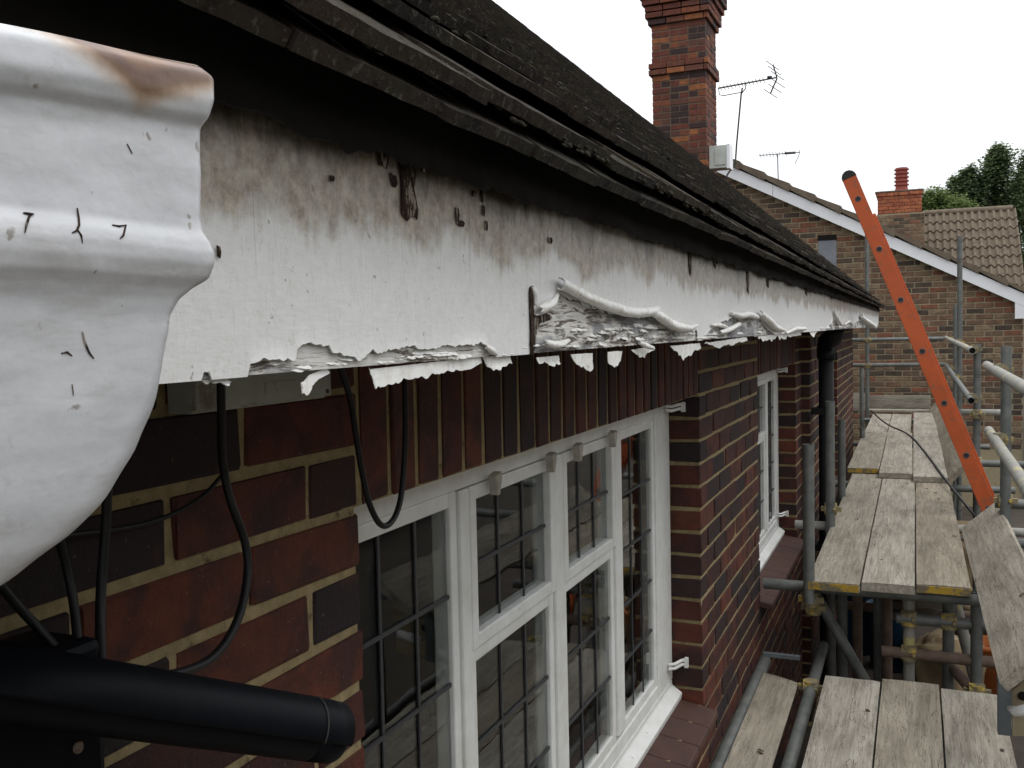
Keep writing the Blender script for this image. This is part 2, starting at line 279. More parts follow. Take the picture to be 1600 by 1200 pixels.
# ------------------------------------------------------------------ mesh helpers
class MB:
    def __init__(s): s.v = []; s.f = []
    def add(s, vs, fs):
        o = len(s.v); s.v += [tuple(v) for v in vs]; s.f += [tuple(i + o for i in f) for f in fs]; return s
    def box(s, a_, b_, mtx=None, jit=0):
        x0, y0, z0 = a_; x1, y1, z1 = b_
        vs = [Vector(p) for p in ((x0, y0, z0), (x1, y0, z0), (x1, y1, z0), (x0, y1, z0), (x0, y0, z1), (x1, y0, z1), (x1, y1, z1), (x0, y1, z1))]
        if jit: vs = [v + Vector((random.uniform(-jit, jit),) * 3) for v in vs]
        if mtx: vs = [mtx @ v for v in vs]
        return s.add(vs, [(0, 3, 2, 1), (4, 5, 6, 7), (0, 1, 5, 4), (1, 2, 6, 5), (2, 3, 7, 6), (3, 0, 4, 7)])
    def tube(s, pts, rad, seg=12, cap=True, hollow=0):
        pts = [Vector(p) for p in pts]; rads = rad if isinstance(rad, (list, tuple)) else [rad] * len(pts)
        vs = []; fs = []; n = len(pts); prev = None
        for i, p in enumerate(pts):
            d = (pts[min(i + 1, n - 1)] - pts[max(i - 1, 0)]).normalized()
            if prev is None:
                up = Vector((0, 0, 1)) if abs(d.z) < .9 else Vector((1, 0, 0)); u = d.cross(up).normalized()
            else: u = (prev - d * prev.dot(d)).normalized()
            prev = u; w = d.cross(u)
            for j in range(seg):
                t_ = 2 * math.pi * j / seg; vs.append(p + (u * math.cos(t_) + w * math.sin(t_)) * rads[i])
        for i in range(n - 1):
            for j in range(seg):
                k_ = (j + 1) % seg; fs.append((i * seg + j, i * seg + k_, (i + 1) * seg + k_, (i + 1) * seg + j))
        if hollow:      # open tube ends: an inner wall running a little way in
            for end, q, dirn in ((0, pts[0], (pts[1] - pts[0]).normalized()), (n - 1, pts[-1], (pts[-2] - pts[-1]).normalized())):
                ring = [end * seg + j for j in range(seg)]
                c0 = len(vs)
                for j in ring: vs.append(q + (vs[j] - q) * hollow)
                c1 = len(vs)
                for j in range(seg): vs.append(vs[c0 + j] + dirn * rads[end] * 5)
                for j in range(seg):
                    k_ = (j + 1) % seg; fs.append((ring[j], ring[k_], c0 + k_, c0 + j)); fs.append((c0 + j, c0 + k_, c1 + k_, c1 + j))
                fs.append(tuple(range(c1, c1 + seg)))
        elif cap: fs.append(tuple(range(seg))[::-1]); fs.append(tuple(range((n - 1) * seg, n * seg)))
        return s.add(vs, fs)
    def prism(s, poly, lo, hi, axis='y'):
        """poly: 2D points; axis = extrusion axis"""
        n = len(poly)
        def P(p, h): return {'y': (p[0], h, p[1]), 'x': (h, p[0], p[1]), 'z': (p[0], p[1], h)}[axis]
        vs = [P(p, lo) for p in poly] + [P(p, hi) for p in poly]
        fs = [tuple(range(n)), tuple(range(2 * n - 1, n - 1, -1))] + [(i, i + n, (i + 1) % n + n, (i + 1) % n) for i in range(n)]
        return s.add(vs, fs)
    def mesh(s, name):
        me = bpy.data.meshes.new(name); me.from_pydata(s.v, [], s.f); me.update(); return me
    def build(s, name, mt, parent=None, smooth=False, bevel=0, loc=None):
        me = s.mesh(name); o = bpy.data.objects.new(name, me); COL.objects.link(o); me.materials.append(MAT[mt] if isinstance(mt, str) else mt)
        import bmesh
        bm = bmesh.new(); bm.from_mesh(me); bmesh.ops.recalc_face_normals(bm, faces=bm.faces); bm.to_mesh(me); bm.free()
        if loc is not None:
            L_ = Vector(loc)
            for v in me.vertices: v.co -= L_
            o.location = L_
        if parent:
            o.parent = parent; o.location = o.location - world_loc(parent)
        if smooth: me.shade_smooth()
        if bevel:
            md = o.modifiers.new('bevel', 'BEVEL'); md.width = bevel; md.segments = 2; md.limit_method = 'ANGLE'
        return o
def thing(name, label, cat, loc=(0, 0, 0), group=None):
    o = bpy.data.objects.new(name, None); COL.objects.link(o); o.location = loc; o.empty_display_size = .1
    return tag(o, label, cat, group)
def tag(o, label=None, cat=None, group=None, kind=None):
    if label: o['label'] = label
    if cat: o['category'] = cat
    if group: o['group'] = group
    if kind: o['kind'] = kind
    return o
def world_loc(o):
    v = Vector(o.location); p = o.parent
    while p: v += Vector(p.location); p = p.parent
    return v
def place_pieces(name, pieces, meshes, mt, parent, limit=300):
    """pieces: (mesh index, Matrix, centre, size). The largest in view become objects, the others one mesh."""
    sc = []
    for i, (mi, M_, size) in enumerate(pieces):
        p = project(M_.translation); a_ = 0
        if p and -60 < p[0] < 1660 and -60 < p[1] < 1260: a_ = size * (F / p[2]) ** 2
        sc.append((a_, i))
    sc.sort(reverse=True)
    chosen = {i for a_, i in sc[:limit] if a_ > 0}
    base = world_loc(parent)
    for me in meshes:
        if not me.materials: me.materials.append(MAT[mt])
    rest = MB()
    for i, (mi, M_, size) in enumerate(pieces):
        if i in chosen:
            o = bpy.data.objects.new(name, meshes[mi]); COL.objects.link(o); o.parent = parent
            Mx = M_.copy(); Mx.translation = M_.translation - base; o.matrix_basis = Mx
        else:
            me = meshes[mi]; rest.add([M_ @ v.co - base for v in me.vertices], [tuple(p_.vertices) for p_ in me.polygons])
    if rest.v:
        me = rest.mesh(name + 's'); me.materials.append(MAT[mt]); o = bpy.data.objects.new('other_' + name + 's', me); COL.objects.link(o); o.parent = parent; o['kind'] = 'stuff'
def brick_mesh(L_, D_, H_, ch=.0028, j=.0019):
    """brick centred on its origin: length along X, depth Y, height Z, with worn chamfered edges"""
    vs = []
    def c(sx, sy, sz, ins):
        k_ = [L_ / 2 * sx, D_ / 2 * sy, H_ / 2 * sz]
        for ax in range(3):
            if ax != ins: k_[ax] -= math.copysign(ch, k_[ax])
        return Vector(k_) + Vector((random.uniform(-j, j), random.uniform(-j, j), random.uniform(-j, j)))
    idx = {}
    for sx in (-1, 1):
        for sy in (-1, 1):
            for sz in (-1, 1):
                for ins in range(3): idx[(sx, sy, sz, ins)] = len(vs); vs.append(c(sx, sy, sz, ins))
    fs = []
    for ins in range(3):
        o_ = [q for q in range(3) if q != ins]
        for s_ in (-1, 1):
            q = []
            for (p1, p2) in ((-1, -1), (1, -1), (1, 1), (-1, 1)):
                k_ = [0, 0, 0]; k_[ins] = s_; k_[o_[0]] = p1; k_[o_[1]] = p2; q.append(idx[(*k_, ins)])
            fs.append(tuple(q))
    for i in range(3):          # edges
        a1, a2 = [q for q in range(3) if q != i]
        for s1 in (-1, 1):
            for s2 in (-1, 1):
                def key(v, ins): k_ = [0, 0, 0]; k_[i] = v; k_[a1] = s1; k_[a2] = s2; return idx[(*k_, ins)]
                fs.append((key(-1, a1), key(1, a1), key(1, a2), key(-1, a2)))
    for sx in (-1, 1):
        for sy in (-1, 1):
            for sz in (-1, 1): fs.append(tuple(idx[(sx, sy, sz, q)] for q in range(3)))
    import bmesh
    me = bpy.data.meshes.new('brick'); me.from_pydata(vs, [], fs)
    bm = bmesh.new(); bm.from_mesh(me); bmesh.ops.recalc_face_normals(bm, faces=bm.faces); bm.to_mesh(me); bm.free()
    return me
class BrickSet:
    """bricks of any length, cached by rounded length"""
    def __init__(s, D_=.1025, H_=.063, **k_): s.c = {}; s.meshes = []; s.p = []; s.D = D_; s.H = H_; s.k = k_
    def get(s, L_, D_=None, H_=None):
        D_ = D_ or s.D; H_ = H_ or s.H
        key = (round(L_ / .0025), round(D_, 3), round(H_, 3), random.randrange(3))
        if key not in s.c: s.c[key] = len(s.meshes); s.meshes.append(brick_mesh(round(L_ / .0025) * .0025, D_, H_, **s.k))
        return s.c[key]
    def put(s, centre, L_, axis='y', D_=None, H_=None, upright=False):
        mi = s.get(L_, D_, H_)
        if axis == 'y': R = Matrix(((0, -1, 0), (1, 0, 0), (0, 0, 1))).to_4x4()
        else: R = Matrix.Identity(4)
        if upright: R = Matrix.Rotation(math.pi / 2, 4, 'X') @ R if axis == 'y' else R
        R = R @ Matrix.Rotation(random.gauss(0, .006), 4, 'Y') @ Matrix.Rotation(random.gauss(0, .008), 4, 'Z')
        M_ = Matrix.Translation(Vector(centre) + Vector((random.gauss(0, .0009),) * 3)) @ R
        s.p.append((mi, M_, L_ * (H_ or s.H)))
def fill_course(a_, b_, start_half, L_=.2145, j=.0115):
    """lengths and centres of bricks between a and b"""
    out = []; y = a_ + j / 2; half = (L_ - j) / 2
    first = half if start_half else L_
    cur = first
    while y < b_ - .03:
        e_ = min(y + cur, b_ - j / 2)
        if b_ - e_ < .045: e_ = b_ - j / 2
        if e_ - y > .02: out.append(((y + e_) / 2, e_ - y))
        y = e_ + j; cur = L_
    return out

# ================================================================== SETTING
gm = MB(); gm.add([(-60, -60, -2.5), (80, -60, -2.5), (80, 140, -2.5), (-60, 140, -2.5)], [(0, 1, 2, 3)])
tag(gm.build('ground', 'ground'), kind='structure')

# ================================================================== NEAR HOUSE
house = thing('brick_house', 'dark red brick house with peeling white fascia, mossy tiles and leaded windows', 'house', (-.65, 4.5, -2.5))
ZK = lambda k_: -.2185 - .0752 * k_
WX = -.65
Y0, YE = -1.2, 10.45
HEAD, SILL = -.2185, ZK(13)
W1 = (1.04, 3.10); W2 = (4.37, 5.80); W3 = (6.93, 8.30)
STEP_Y = 6.10                                    # beyond this the wall stands 50 mm further out
# mortar body
def slab(mb, x0, x1, y0, y1, holes, z0=-2.5, z1=.14):
    ys = sorted({y0, y1, *[h for H_ in holes for h in H_ if y0 < h < y1]})
    for p, q in zip(ys, ys[1:]):
        if any(H_[0] <= p and q <= H_[1] for H_ in holes):
            mb.box((x0, p, z0), (x1, q, SILL - .088)); mb.box((x0, p, HEAD + .002), (x1, q, z1))
        else: mb.box((x0, p, z0), (x1, q, z1))
wall_mb = MB(); g_ = .0125
holes = [(h[0] - g_, h[1] + g_) for h in (W1, W2, W3)]
slab(wall_mb, -.90, WX - .004, Y0, STEP_Y, holes); slab(wall_mb, -.90, WX + .05 - .004, STEP_Y + .012, YE - .004, holes)
wall = wall_mb.build('wall', 'mortar', house)
bs = BrickSet()
for k_ in range(-3, 30):
    zc = ZK(k_) + .0376
    top, bot = ZK(k_ - 1), ZK(k_)
    zc = ZK(k_) - .0376                                  # brick between mortar lines k and k+1
    if zc < -2.48: break
    for (seg0, seg1, xf) in ((Y0, STEP_Y, WX), (STEP_Y, YE, WX + .05)):
        blocks = []
        cuts = [h for h in (W1, W2, W3) if seg0 < h[0] < seg1]
        c0 = seg0
        for h in cuts:
            in_open = SILL - .08 < zc < HEAD; in_sold = HEAD < zc
            if in_open or in_sold: blocks.append((c0, h[0])); c0 = h[1]
        blocks.append((c0, seg1))
        for bi, (p, q) in enumerate(blocks):
            p2 = p
            # joints left of the first window as in the photograph
            off = (k_ % 2 == 0)
            lst = fill_course(p, q, off)
            if bi == 0 and seg0 == Y0 and len(blocks) > 1: lst = [(p + q - c_, l_) for c_, l_ in fill_course(p, q, k_ % 2 == 1)]
            for c_, l_ in lst: bs.put((xf - .05125, c_, zc), l_, 'y')
for (p, q) in (W1, W2, W3):                       # soldier courses over the openings
    n_ = round((q - p) / .0755); st = (q - p) / n_; xf = WX if q < STEP_Y else WX + .05
    for i in range(n_):
        mi = bs.get(.0635, .1025, .2145)
        M_ = Matrix.Translation((xf - .05125, p + st * (i + .5), HEAD + .004 + .107)) @ Matrix(((0, -1, 0), (1, 0, 0), (0, 0, 1))).to_4x4() @ Matrix.Rotation(random.gauss(0, .008), 4, 'Y')
        bs.p.append((mi, M_, .0635 * .2145))
place_pieces('brick', bs.p, bs.meshes, 'brick', wall)

# rest of the house body, dark inside
body = MB(); body.box((-8.6, Y0, -2.5), (-8.4, YE - .01, .1)); body.box((-8.4, Y0, -2.5), (-.905, Y0 + .2, .1)); body.box((-8.4, YE - .22, -2.5), (-.905, YE - .012, .1))
body.build('rear_wall', 'mortar', house)
room = MB(); room.box((-2.2, Y0 + .25, -2.48), (-2.15, YE - .3, .05)); room.box((-2.14, Y0 + .25, .052), (-.91, YE - .3, .08))
room.build('room_lining', 'dark', house)
for (p, q) in (W1, W2, W3):
    n_ = 60
    for side in (0, 1):
        cur = MB()
        a_, b_ = (p + .02, p + .30) if side == 0 else (q - .30, q - .02)
        vs = []; fs = []
        for i in range(n_ + 1):
            yy = a_ + (b_ - a_) * i / n_; xx = -1.0 + .025 * math.sin(i * .9) + .01 * math.sin(i * 2.3)
            vs += [(xx, yy, HEAD), (xx, yy, SILL - .1)]
        for i in range(n_): fs.append((2 * i, 2 * i + 2, 2 * i + 3, 2 * i + 1))
        cur.add(vs, fs); cur.build('curtain', 'curtain', house, smooth=True)

# ---- windows
def window(p, q, lights, xf, name='window'):
    """timber frame in the opening p..q; lights: (y0, y1, has_toplight)"""
    fx = xf - .10
    z0, z1 = SILL, HEAD
    fr = MB()
    l0, l1 = lights[0][0] - .0275, lights[-1][1] + .0275
    fr.box((fx - .06, p, z0 + .03), (fx, l0, z1)); fr.box((fx - .06, l1, z0 + .03), (fx, q, z1))
    fr.box((fx - .06, l0, z1 - .060), (fx - .001, l1, z1))
    fr.box((fx - .001, p + .002, z1 - .022), (fx + .010, q - .002, z1 - .001))          # head bead
    fr.box((fx - .06, l0, z0 + .03), (fx - .001, l1, z0 + .070))
    for (a_, b_, t_), (a2, b2, t2) in zip(lights, lights[1:]): fr.box((fx - .06, b_ + .0275, z0 + .085), (fx + .002, a2 - .0275, z1 - .062))
    win = fr.build(name, 'white_gloss', house, bevel=.003)
    sill = MB(); sill.prism([(fx - .06, z0 + .029), (fx - .06, z0 - .02), (fx + .030, z0 - .035), (fx + .034, z0 - .012), (fx, z0 + .012), (fx, z0 + .029)], p + .004, q - .004)
    sill.build('timber_sill', 'white_gloss', win, bevel=.003)
    def casement(a_, b_, zb, zt, proud, rows):
        cs = MB(); w = .027; x1 = fx + proud; x0 = fx - .045
        cs.box((x0, a_ - w, zb - w), (x1, a_, zt + w)); cs.box((x0, b_, zb - w), (x1, b_ + w, zt + w))
        cs.box((x0, a_, zt), (x1 - .001, b_, zt + w)); cs.box((x0, a_, zb - w), (x1 - .001, b_, zb))
        c = cs.build('casement', 'white_gloss', win, bevel=.003)
        gl = MB(); gl.box((fx - .018, a_ - .004, zb - .004), (fx - .014, b_ + .004, zt + .004)); gl.build('glass_pane', 'glass', win)
        bd = MB()
        pw = MB()
        for i in (1, 2):
            yy = a_ + (b_ - a_) * i / 3; bd.box((fx - .0138, yy - .0035, zb), (fx - .0110, yy + .0035, zt))
        for i in range(1, rows):
            zz = zb + (zt - zb) * i / rows; bd.box((fx - .0138, a_, zz - .0035), (fx - .0102, b_, zz + .0035))
        bd.build('lead_came', 'lead', win)
    zt = z1 - .088; zb = z0 + .098
    for a_, b_, t_ in lights:
        if t_:
            casement(a_, b_, z1 - .338, zt, .003, 2); casement(a_, b_, zb, z1 - .394, -.005, 3)
        else: casement(a_, b_, zb, zt, -.005, 5)
    # stay hinges, painted over
    for zz in (z1 - .035, z0 + .095):
        h = MB()
        for d_ in (-.008, .006):
            h.tube([(fx + .004, q - .075, zz + d_), (fx + .02, q - .05, zz + d_ - .004), (fx + .035, q - .02, zz + d_), (fx + .05, q - .005, zz + d_ + .001)], .0055, 8)
        h.box((fx + .044, q - .018, zz - .018), (fx + .056, q - .003, zz + .014))
        h.build('hinge', 'white_gloss', win, smooth=False)
    return win
lights1 = [(1.145, 1.496, False), (1.590, 1.976, True), (2.090, 2.444, True), (2.560, 2.888, False)]
w1 = window(W1[0], W1[1], lights1, WX)
# sharp little metal catches over the top lights
for yy in (1.64, 1.94, 2.12, 2.40):
    c = MB(); c.prism([(yy - .010, -.268), (yy + .016, -.262), (yy + .015, -.280), (yy + .004, -.306), (yy - .004, -.306)], -.7415, -.722, 'x')
    c.build('catch', 'putty', w1, bevel=.003)
window(W2[0], W2[1], [(4.48, 4.78, False), (4.90, 5.27, True), (5.39, 5.68, False)], WX)
window(W3[0], W3[1], [(7.03, 7.33, False), (7.45, 7.78, True), (7.90, 8.20, False)], WX + .05)
# quarry tile sills
for (p, q), xf in ((W1, WX), (W2, WX), (W3, WX + .05)):
    n_ = round((q - p + .02) / .152); st = (q - p - .008) / n_
    sb = MB(); sb.box((xf - .16, p + .003, SILL - .06), (xf - .003, q - .003, SILL - .047)); sill = sb.build('sill_bed', 'mortar', house)
    for i in range(n_):
        t_ = MB(); y_ = p + .004 + st * i
        t_.prism([(xf - .155, SILL - .020), (xf - .155, SILL - .044), (xf + .045, SILL - .082), (xf + .053, SILL - .075), (xf + .050, SILL - .056)], y_ + .002, y_ + st - .002)
        t_.build('sill_tile', 'tile_sill', sill, bevel=.003)

# ---- fascia
FX = -.36
FYE = 10.62
fb = MB()
JY = onx(830, 505, FX).y
edges = [-1.2, JY, 1.9, 4.2, 7.4, FYE]
edges[2] = onx(1090, 500, FX).y
boards = []
for i, (a_, b_) in enumerate(zip(edges, edges[1:])):
    f_ = MB(); f_.box((FX - .022, a_ + .0015, -.022), (FX - .0035, b_ - .0015, .150)); boards.append(f_.build('fascia_board', 'bare', house))
sf = MB(); sf.box((WX + .001, Y0, -.020), (FX - .0225, 6.09, -.010)); sf.box((WX + .052, 6.0905, -.020), (FX - .0225, FYE - .02, -.010)); sf.build('soffit_board', 'bare', house)
sfit = lambda px: (1432 - px) * .9216 / .36
def fpos(px, py):
    """photo pixel on the fascia -> (y, z), measured up from the board's lower edge"""
    base_y = 587 - .0770 * (px - 265)
    return onx(px, 505, FX).y, -.022 + (base_y - py) / sfit(px) * 1.0
bound1 = [(120, 600), (265, 586), (310, 585), (318, 574), (350, 575), (372, 582), (385, 576), (390, 563), (405, 562), (410, 551), (460, 549), (463, 531), (515, 532), (520, 546), (550, 543), (560, 551), (575, 541), (650, 536), (750, 528), (765, 543), (800, 543), (829, 541)]
bound2 = [(831, 484), (845, 480), (862, 462), (870, 448), (905, 462), (945, 480), (1000, 487), (1022, 484), (1040, 502), (1065, 511), (1088, 508), (1091, 526), (1100, 520), (1112, 505), (1125, 496), (1145, 489), (1165, 486), (1185, 487), (1197, 505), (1215, 516), (1240, 511), (1262, 513), (1290, 509), (1302, 492), (1306, 482), (1318, 505), (1332, 500), (1342, 492), (1356, 502), (1370, 500)]
def film(bound, y_lo, y_hi, nm):
    pts = [fpos(*p) for p in bound]
    if y_hi > 8: pts += [(y_hi + .01, .02)]
    def zb(y):
        for (a_, b_), (c_, d_) in zip(pts, pts[1:]):
            if a_ <= y <= c_: return b_ + (d_ - b_) * (y - a_) / max(c_ - a_, 1e-6)
        return pts[0][1] if y < pts[0][0] else pts[-1][1]
    ys = []; y = y_lo
    while y < y_hi: ys.append(y); y += .0022 * max(1, (abs(y) + .4) / .9) ** 1.2
    ys.append(y_hi)
    vs = []; fs = []; R = [0, .35, .65, .82, .92, .97, 1]
    for i, y in enumerate(ys):
        z_ = zb(y) + .0035 * noise.noise((y * 45, 3, nm)) + .0022 * noise.noise((y * 170, 9, nm)) + .0012 * noise.noise((y * 420, 5, nm))
        z_ = -.0228 if zb(y) < -.0192 else max(z_, -.0228); lift = .0006 + .0055 * max(0, noise.noise((y * 14, nm, 1)) - .05)
        for t_ in R:
            zz = .150 + (z_ - .150) * t_
            near = max(0, 1 - (zz - z_) / .007)
            w = .0007 * noise.noise((y * 9, zz * 20, 2)) + lift * near ** 2 * (1 if z_ > -.018 else .15)
            vs.append((FX - .0015 + w, y, zz))
        if i:
            o = (i - 1) * len(R)
            for j in range(len(R) - 1): fs.append((o + j, o + j + 1, o + len(R) + j + 1, o + len(R) + j))
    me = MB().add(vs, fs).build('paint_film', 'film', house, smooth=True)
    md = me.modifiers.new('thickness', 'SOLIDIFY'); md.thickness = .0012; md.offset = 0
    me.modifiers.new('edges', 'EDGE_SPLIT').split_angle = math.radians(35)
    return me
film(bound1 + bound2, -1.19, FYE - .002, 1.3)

def curl(path, nm=0, arc=(-1.9, 2.3), x_off=0, solid=.0009):
    """a rolled strip of paint: path = (px, py, radius px) on the fascia face"""
    pts = []
    for px, py, r_ in path:
        y, z = fpos(px, py); pts.append((y, z, 1.06 * r_ / sfit(px)))
    P_ = []
    for i in range(len(pts) - 1):
        n_ = 7
        for j in range(n_):
            t_ = j / n_; P_.append(tuple(pts[i][q] + (pts[i + 1][q] - pts[i][q]) * t_ for q in range(3)))
    P_.append(pts[-1])
    # soften the polyline
    for _ in range(3):
        P_ = [P_[0]] + [tuple((P_[i - 1][q] + 2 * P_[i][q] + P_[i + 1][q]) / 4 for q in range(3)) for i in range(1, len(P_) - 1)] + [P_[-1]]
    vs = []; fs = []; S = 14
    for i, (y, z, r_) in enumerate(P_):
        a_ = P_[max(i - 1, 0)]; b_ = P_[min(i + 1, len(P_) - 1)]
        d = Vector((0, b_[0] - a_[0], b_[1] - a_[1])).normalized(); up = Vector((1, 0, 0)); w = d.cross(up)
        for j in range(S):
            t_ = arc[0] + (arc[1] - arc[0]) * j / (S - 1)
            rr = r_ * .80 * (1 + .22 * noise.noise((y * 45 + nm, z * 45, j * .35)) + .12 * noise.noise((y * 160 + nm, z * 90, j * .8))) * (1.12 - .42 * j / S)
            e_ = (1 if i == len(P_) - 1 else (-1 if i == 0 else 0)) * r_ * 1.6 * noise.noise((j * .9, nm, 4))
            vs.append(Vector((FX + x_off + r_ * .75, y, z)) + d * e_ + (up * math.cos(t_) + w * math.sin(t_)) * rr)
        if i:
            for j in range(S - 1): o = (i - 1) * S; fs.append((o + j, o + j + 1, o + S + j + 1, o + S + j))
    c = MB().add(vs, fs).build('paint_curl', 'curl', house, smooth=True)
    md = c.modifiers.new('thickness', 'SOLIDIFY'); md.thickness = solid; md.offset = 0
    return c
curl([(868, 436, 11), (880, 441, 10), (905, 455, 10), (940, 470, 10.5), (975, 481, 9.5), (1005, 481, 8.5), (1022, 477, 7)], 1)
curl([(1010, 478, 6), (1022, 486, 9), (1040, 499, 9), (1058, 505, 8), (1075, 505, 5), (1088, 500, 2)], 2)
curl([(834, 478, 9), (846, 473, 9), (860, 465, 7), (870, 452, 3)], 3)
curl([(831, 440, 3), (833, 450, 6), (834, 468, 4)], 4)
curl([(846, 527, 5), (858, 531, 7), (872, 530, 6), (886, 524, 3)], 5)
curl([(996, 527, 3), (1004, 532, 5), (1018, 536, 3)], 6)
curl([(1122, 512, 3), (1135, 508, 5), (1152, 499, 4)], 7)
curl([(1140, 482, 3), (1152, 486, 6), (1166, 484, 6), (1180, 488, 4)], 8)
curl([(1184, 482, 5), (1194, 492, 7), (1206, 504, 6), (1222, 508, 3)], 9)
curl([(1110, 500, 2), (1122, 500, 4), (1134, 503, 2)], 10)
curl([(1226, 513, 2), (1240, 506, 4), (1256, 506, 3)], 11)
curl([(1301, 478, 2), (1304, 490, 4), (1312, 500, 3)], 12)
curl([(1318, 500, 1.5), (1324, 494, 3), (1331, 499, 1.5)], 13)
curl([(1342, 487, 3.5), (1352, 495, 4), (1364, 503, 4)], 14)
curl([(756, 533, 3), (764, 540, 6), (772, 545, 3)], 15)

def flap(pts, bend=.004, seed=0): 
    cx = sum(p[0] for p in pts) / len(pts); cy = sum(p[1] for p in pts) / len(pts); out = []
    for a_, b_ in zip(pts, pts[1:] + pts[:1]):
        n_ = max(1, int(math.hypot(a_[0] - b_[0], a_[1] - b_[1]) / 3.2))
        for q in range(n_):
            t_ = q / n_; x = a_[0] + (b_[0] - a_[0]) * t_; y = a_[1] + (b_[1] - a_[1]) * t_
            if y > cy: x += random.uniform(-1, 1); y += 7 * noise.noise((x * .09, seed, 1)) + 5 * noise.noise((x * .31, seed, 5)) - 1.5
            out.append((x, y))
    return sheet(out, x0=FX - .006, bend=bend * random.uniform(-.3, .5), seed=seed, rag=.0008, flat=True)
def sheet(pts, x0=FX, name='paint_flake', mt='curl', bend=.012, seed=0, rag=.0012, flat=False):
    """a ragged loose sheet of paint. pts: (px, py) outline measured on the fascia face"""
    P_ = [fpos(*p) for p in pts]; out = []
    for i, (a_, b_) in enumerate(zip(P_, P_[1:] + P_[:1])):
        ln = math.hypot(b_[0] - a_[0], b_[1] - a_[1]); n_ = max(1, int(ln / .004))
        for j in range(n_):
            t_ = j / n_; out.append((a_[0] + (b_[0] - a_[0]) * t_ + rag * random.uniform(-1, 1) * (j > 0), a_[1] + (b_[1] - a_[1]) * t_ + rag * random.uniform(-1, 1) * (j > 0)))
    zmax = max(p[1] for p in out); zmin = min(p[1] for p in out); cy = sum(p[0] for p in out) / len(out)
    def X(y, z): u = (zmax - z) / max(zmax - zmin, 1e-4); return x0 + bend * u * u + bend * .25 * noise.noise((y * 22, seed, 0)) * u
    import bmesh
    bm = bmesh.new(); vv = [bm.verts.new((0, y, z)) for y, z in out]; bm.faces.new(vv); bmesh.ops.triangulate(bm, faces=bm.faces[:])
    bmesh.ops.subdivide_edges(bm, edges=[e_ for e_ in bm.edges if e_.calc_length() > .01], cuts=2)
    for v in bm.verts: v.co.x = X(v.co.y, v.co.z)
    me = bpy.data.meshes.new(name); bm.to_mesh(me); bm.free(); me.materials.append(MAT[mt])
    o = bpy.data.objects.new(name, me); COL.objects.link(o); o.parent = house; o.location = -Vector(house.location)
    if not flat: me.shade_smooth()
    md = o.modifiers.new('thickness', 'SOLIDIFY'); md.thickness = .0007; md.offset = 0
    return o
# flaps hanging under the board's lower edge
flap([(586, 568), (592, 599), (630, 589), (690, 577), (742, 568), (760, 558), (758, 548), (640, 562)], bend=.010, seed=1)
flap([(520, 566), (492, 577), (478, 592), (476, 606), (484, 612), (492, 598), (505, 584), (524, 574)], bend=.016, seed=2)
flap([(318, 580), (330, 590), (358, 594), (368, 590), (362, 580)], bend=.010, seed=3)
flap([(762, 548), (768, 566), (784, 574), (790, 566), (806, 560), (804, 546)], bend=.010, seed=4)
flap([(845, 550), (848, 562), (856, 558), (866, 566), (880, 562), (880, 547)], bend=.008, seed=5)
flap([(898, 545), (906, 562), (920, 570), (932, 568), (932, 543)], bend=.010, seed=6)
flap([(956, 541), (955, 562), (964, 568), (974, 560), (978, 540)], bend=.012, seed=7)
flap([(992, 538), (1002, 550), (1012, 552), (1016, 544), (1028, 538), (1026, 533)], bend=.012, seed=8)
flap([(1052, 532), (1064, 545), (1073, 557), (1080, 548), (1100, 536), (1098, 528)], bend=.016, seed=9)
flap([(1105, 528), (1125, 536), (1150, 531), (1172, 524), (1170, 518)], bend=.02, seed=10)
flap([(1180, 518), (1205, 526), (1230, 520), (1255, 515), (1252, 510)], bend=.02, seed=11)
flap([(1262, 508), (1272, 516), (1280, 512), (1284, 507)], bend=.02, seed=12)
# curled scraps standing off the cracked primer
for i in range(48):
    px = random.uniform(845, 1330); lo_ = 587 - .077 * (px - 265)
    hi = 492 if px < 1090 else (500 if px < 1200 else 507)
    if px > 1320: continue
    py = random.uniform(hi + 8, lo_ - 3) if lo_ - 3 > hi + 8 else lo_ - 4
    w = random.uniform(10, 34) * (1 if px < 1100 else .6); h = random.uniform(1.5, 5); k1 = random.uniform(.2, .8)
    sheet([(px, py + h * random.uniform(-.2, .2)), (px + w * k1 * .5, py - h * random.random()), (px + w * k1, py - h), (px + w, py - h * .3 * random.random()), (px + w * .75, py + h * .15), (px + w * .4, py + h * .3)], x0=FX - .0045, bend=random.uniform(.003, .010), seed=i, flat=True, rag=.0016)
for i in range(26):                              # along the long split under the first board
    px = random.uniform(400, 820); lo_ = 587 - .077 * (px - 265); w = random.uniform(10, 50); py = lo_ - random.uniform(3, 16); h = random.uniform(2, 6)
    sheet([(px, py), (px + w * .3, py - h), (px + w * .6, py - h * .6), (px + w, py - h * .9), (px + w * 1.05, py + 1), (px + w * .5, py + 2.5)], x0=FX - .0045, bend=random.uniform(.001, .0045), seed=i + 50, flat=True, rag=.0010)
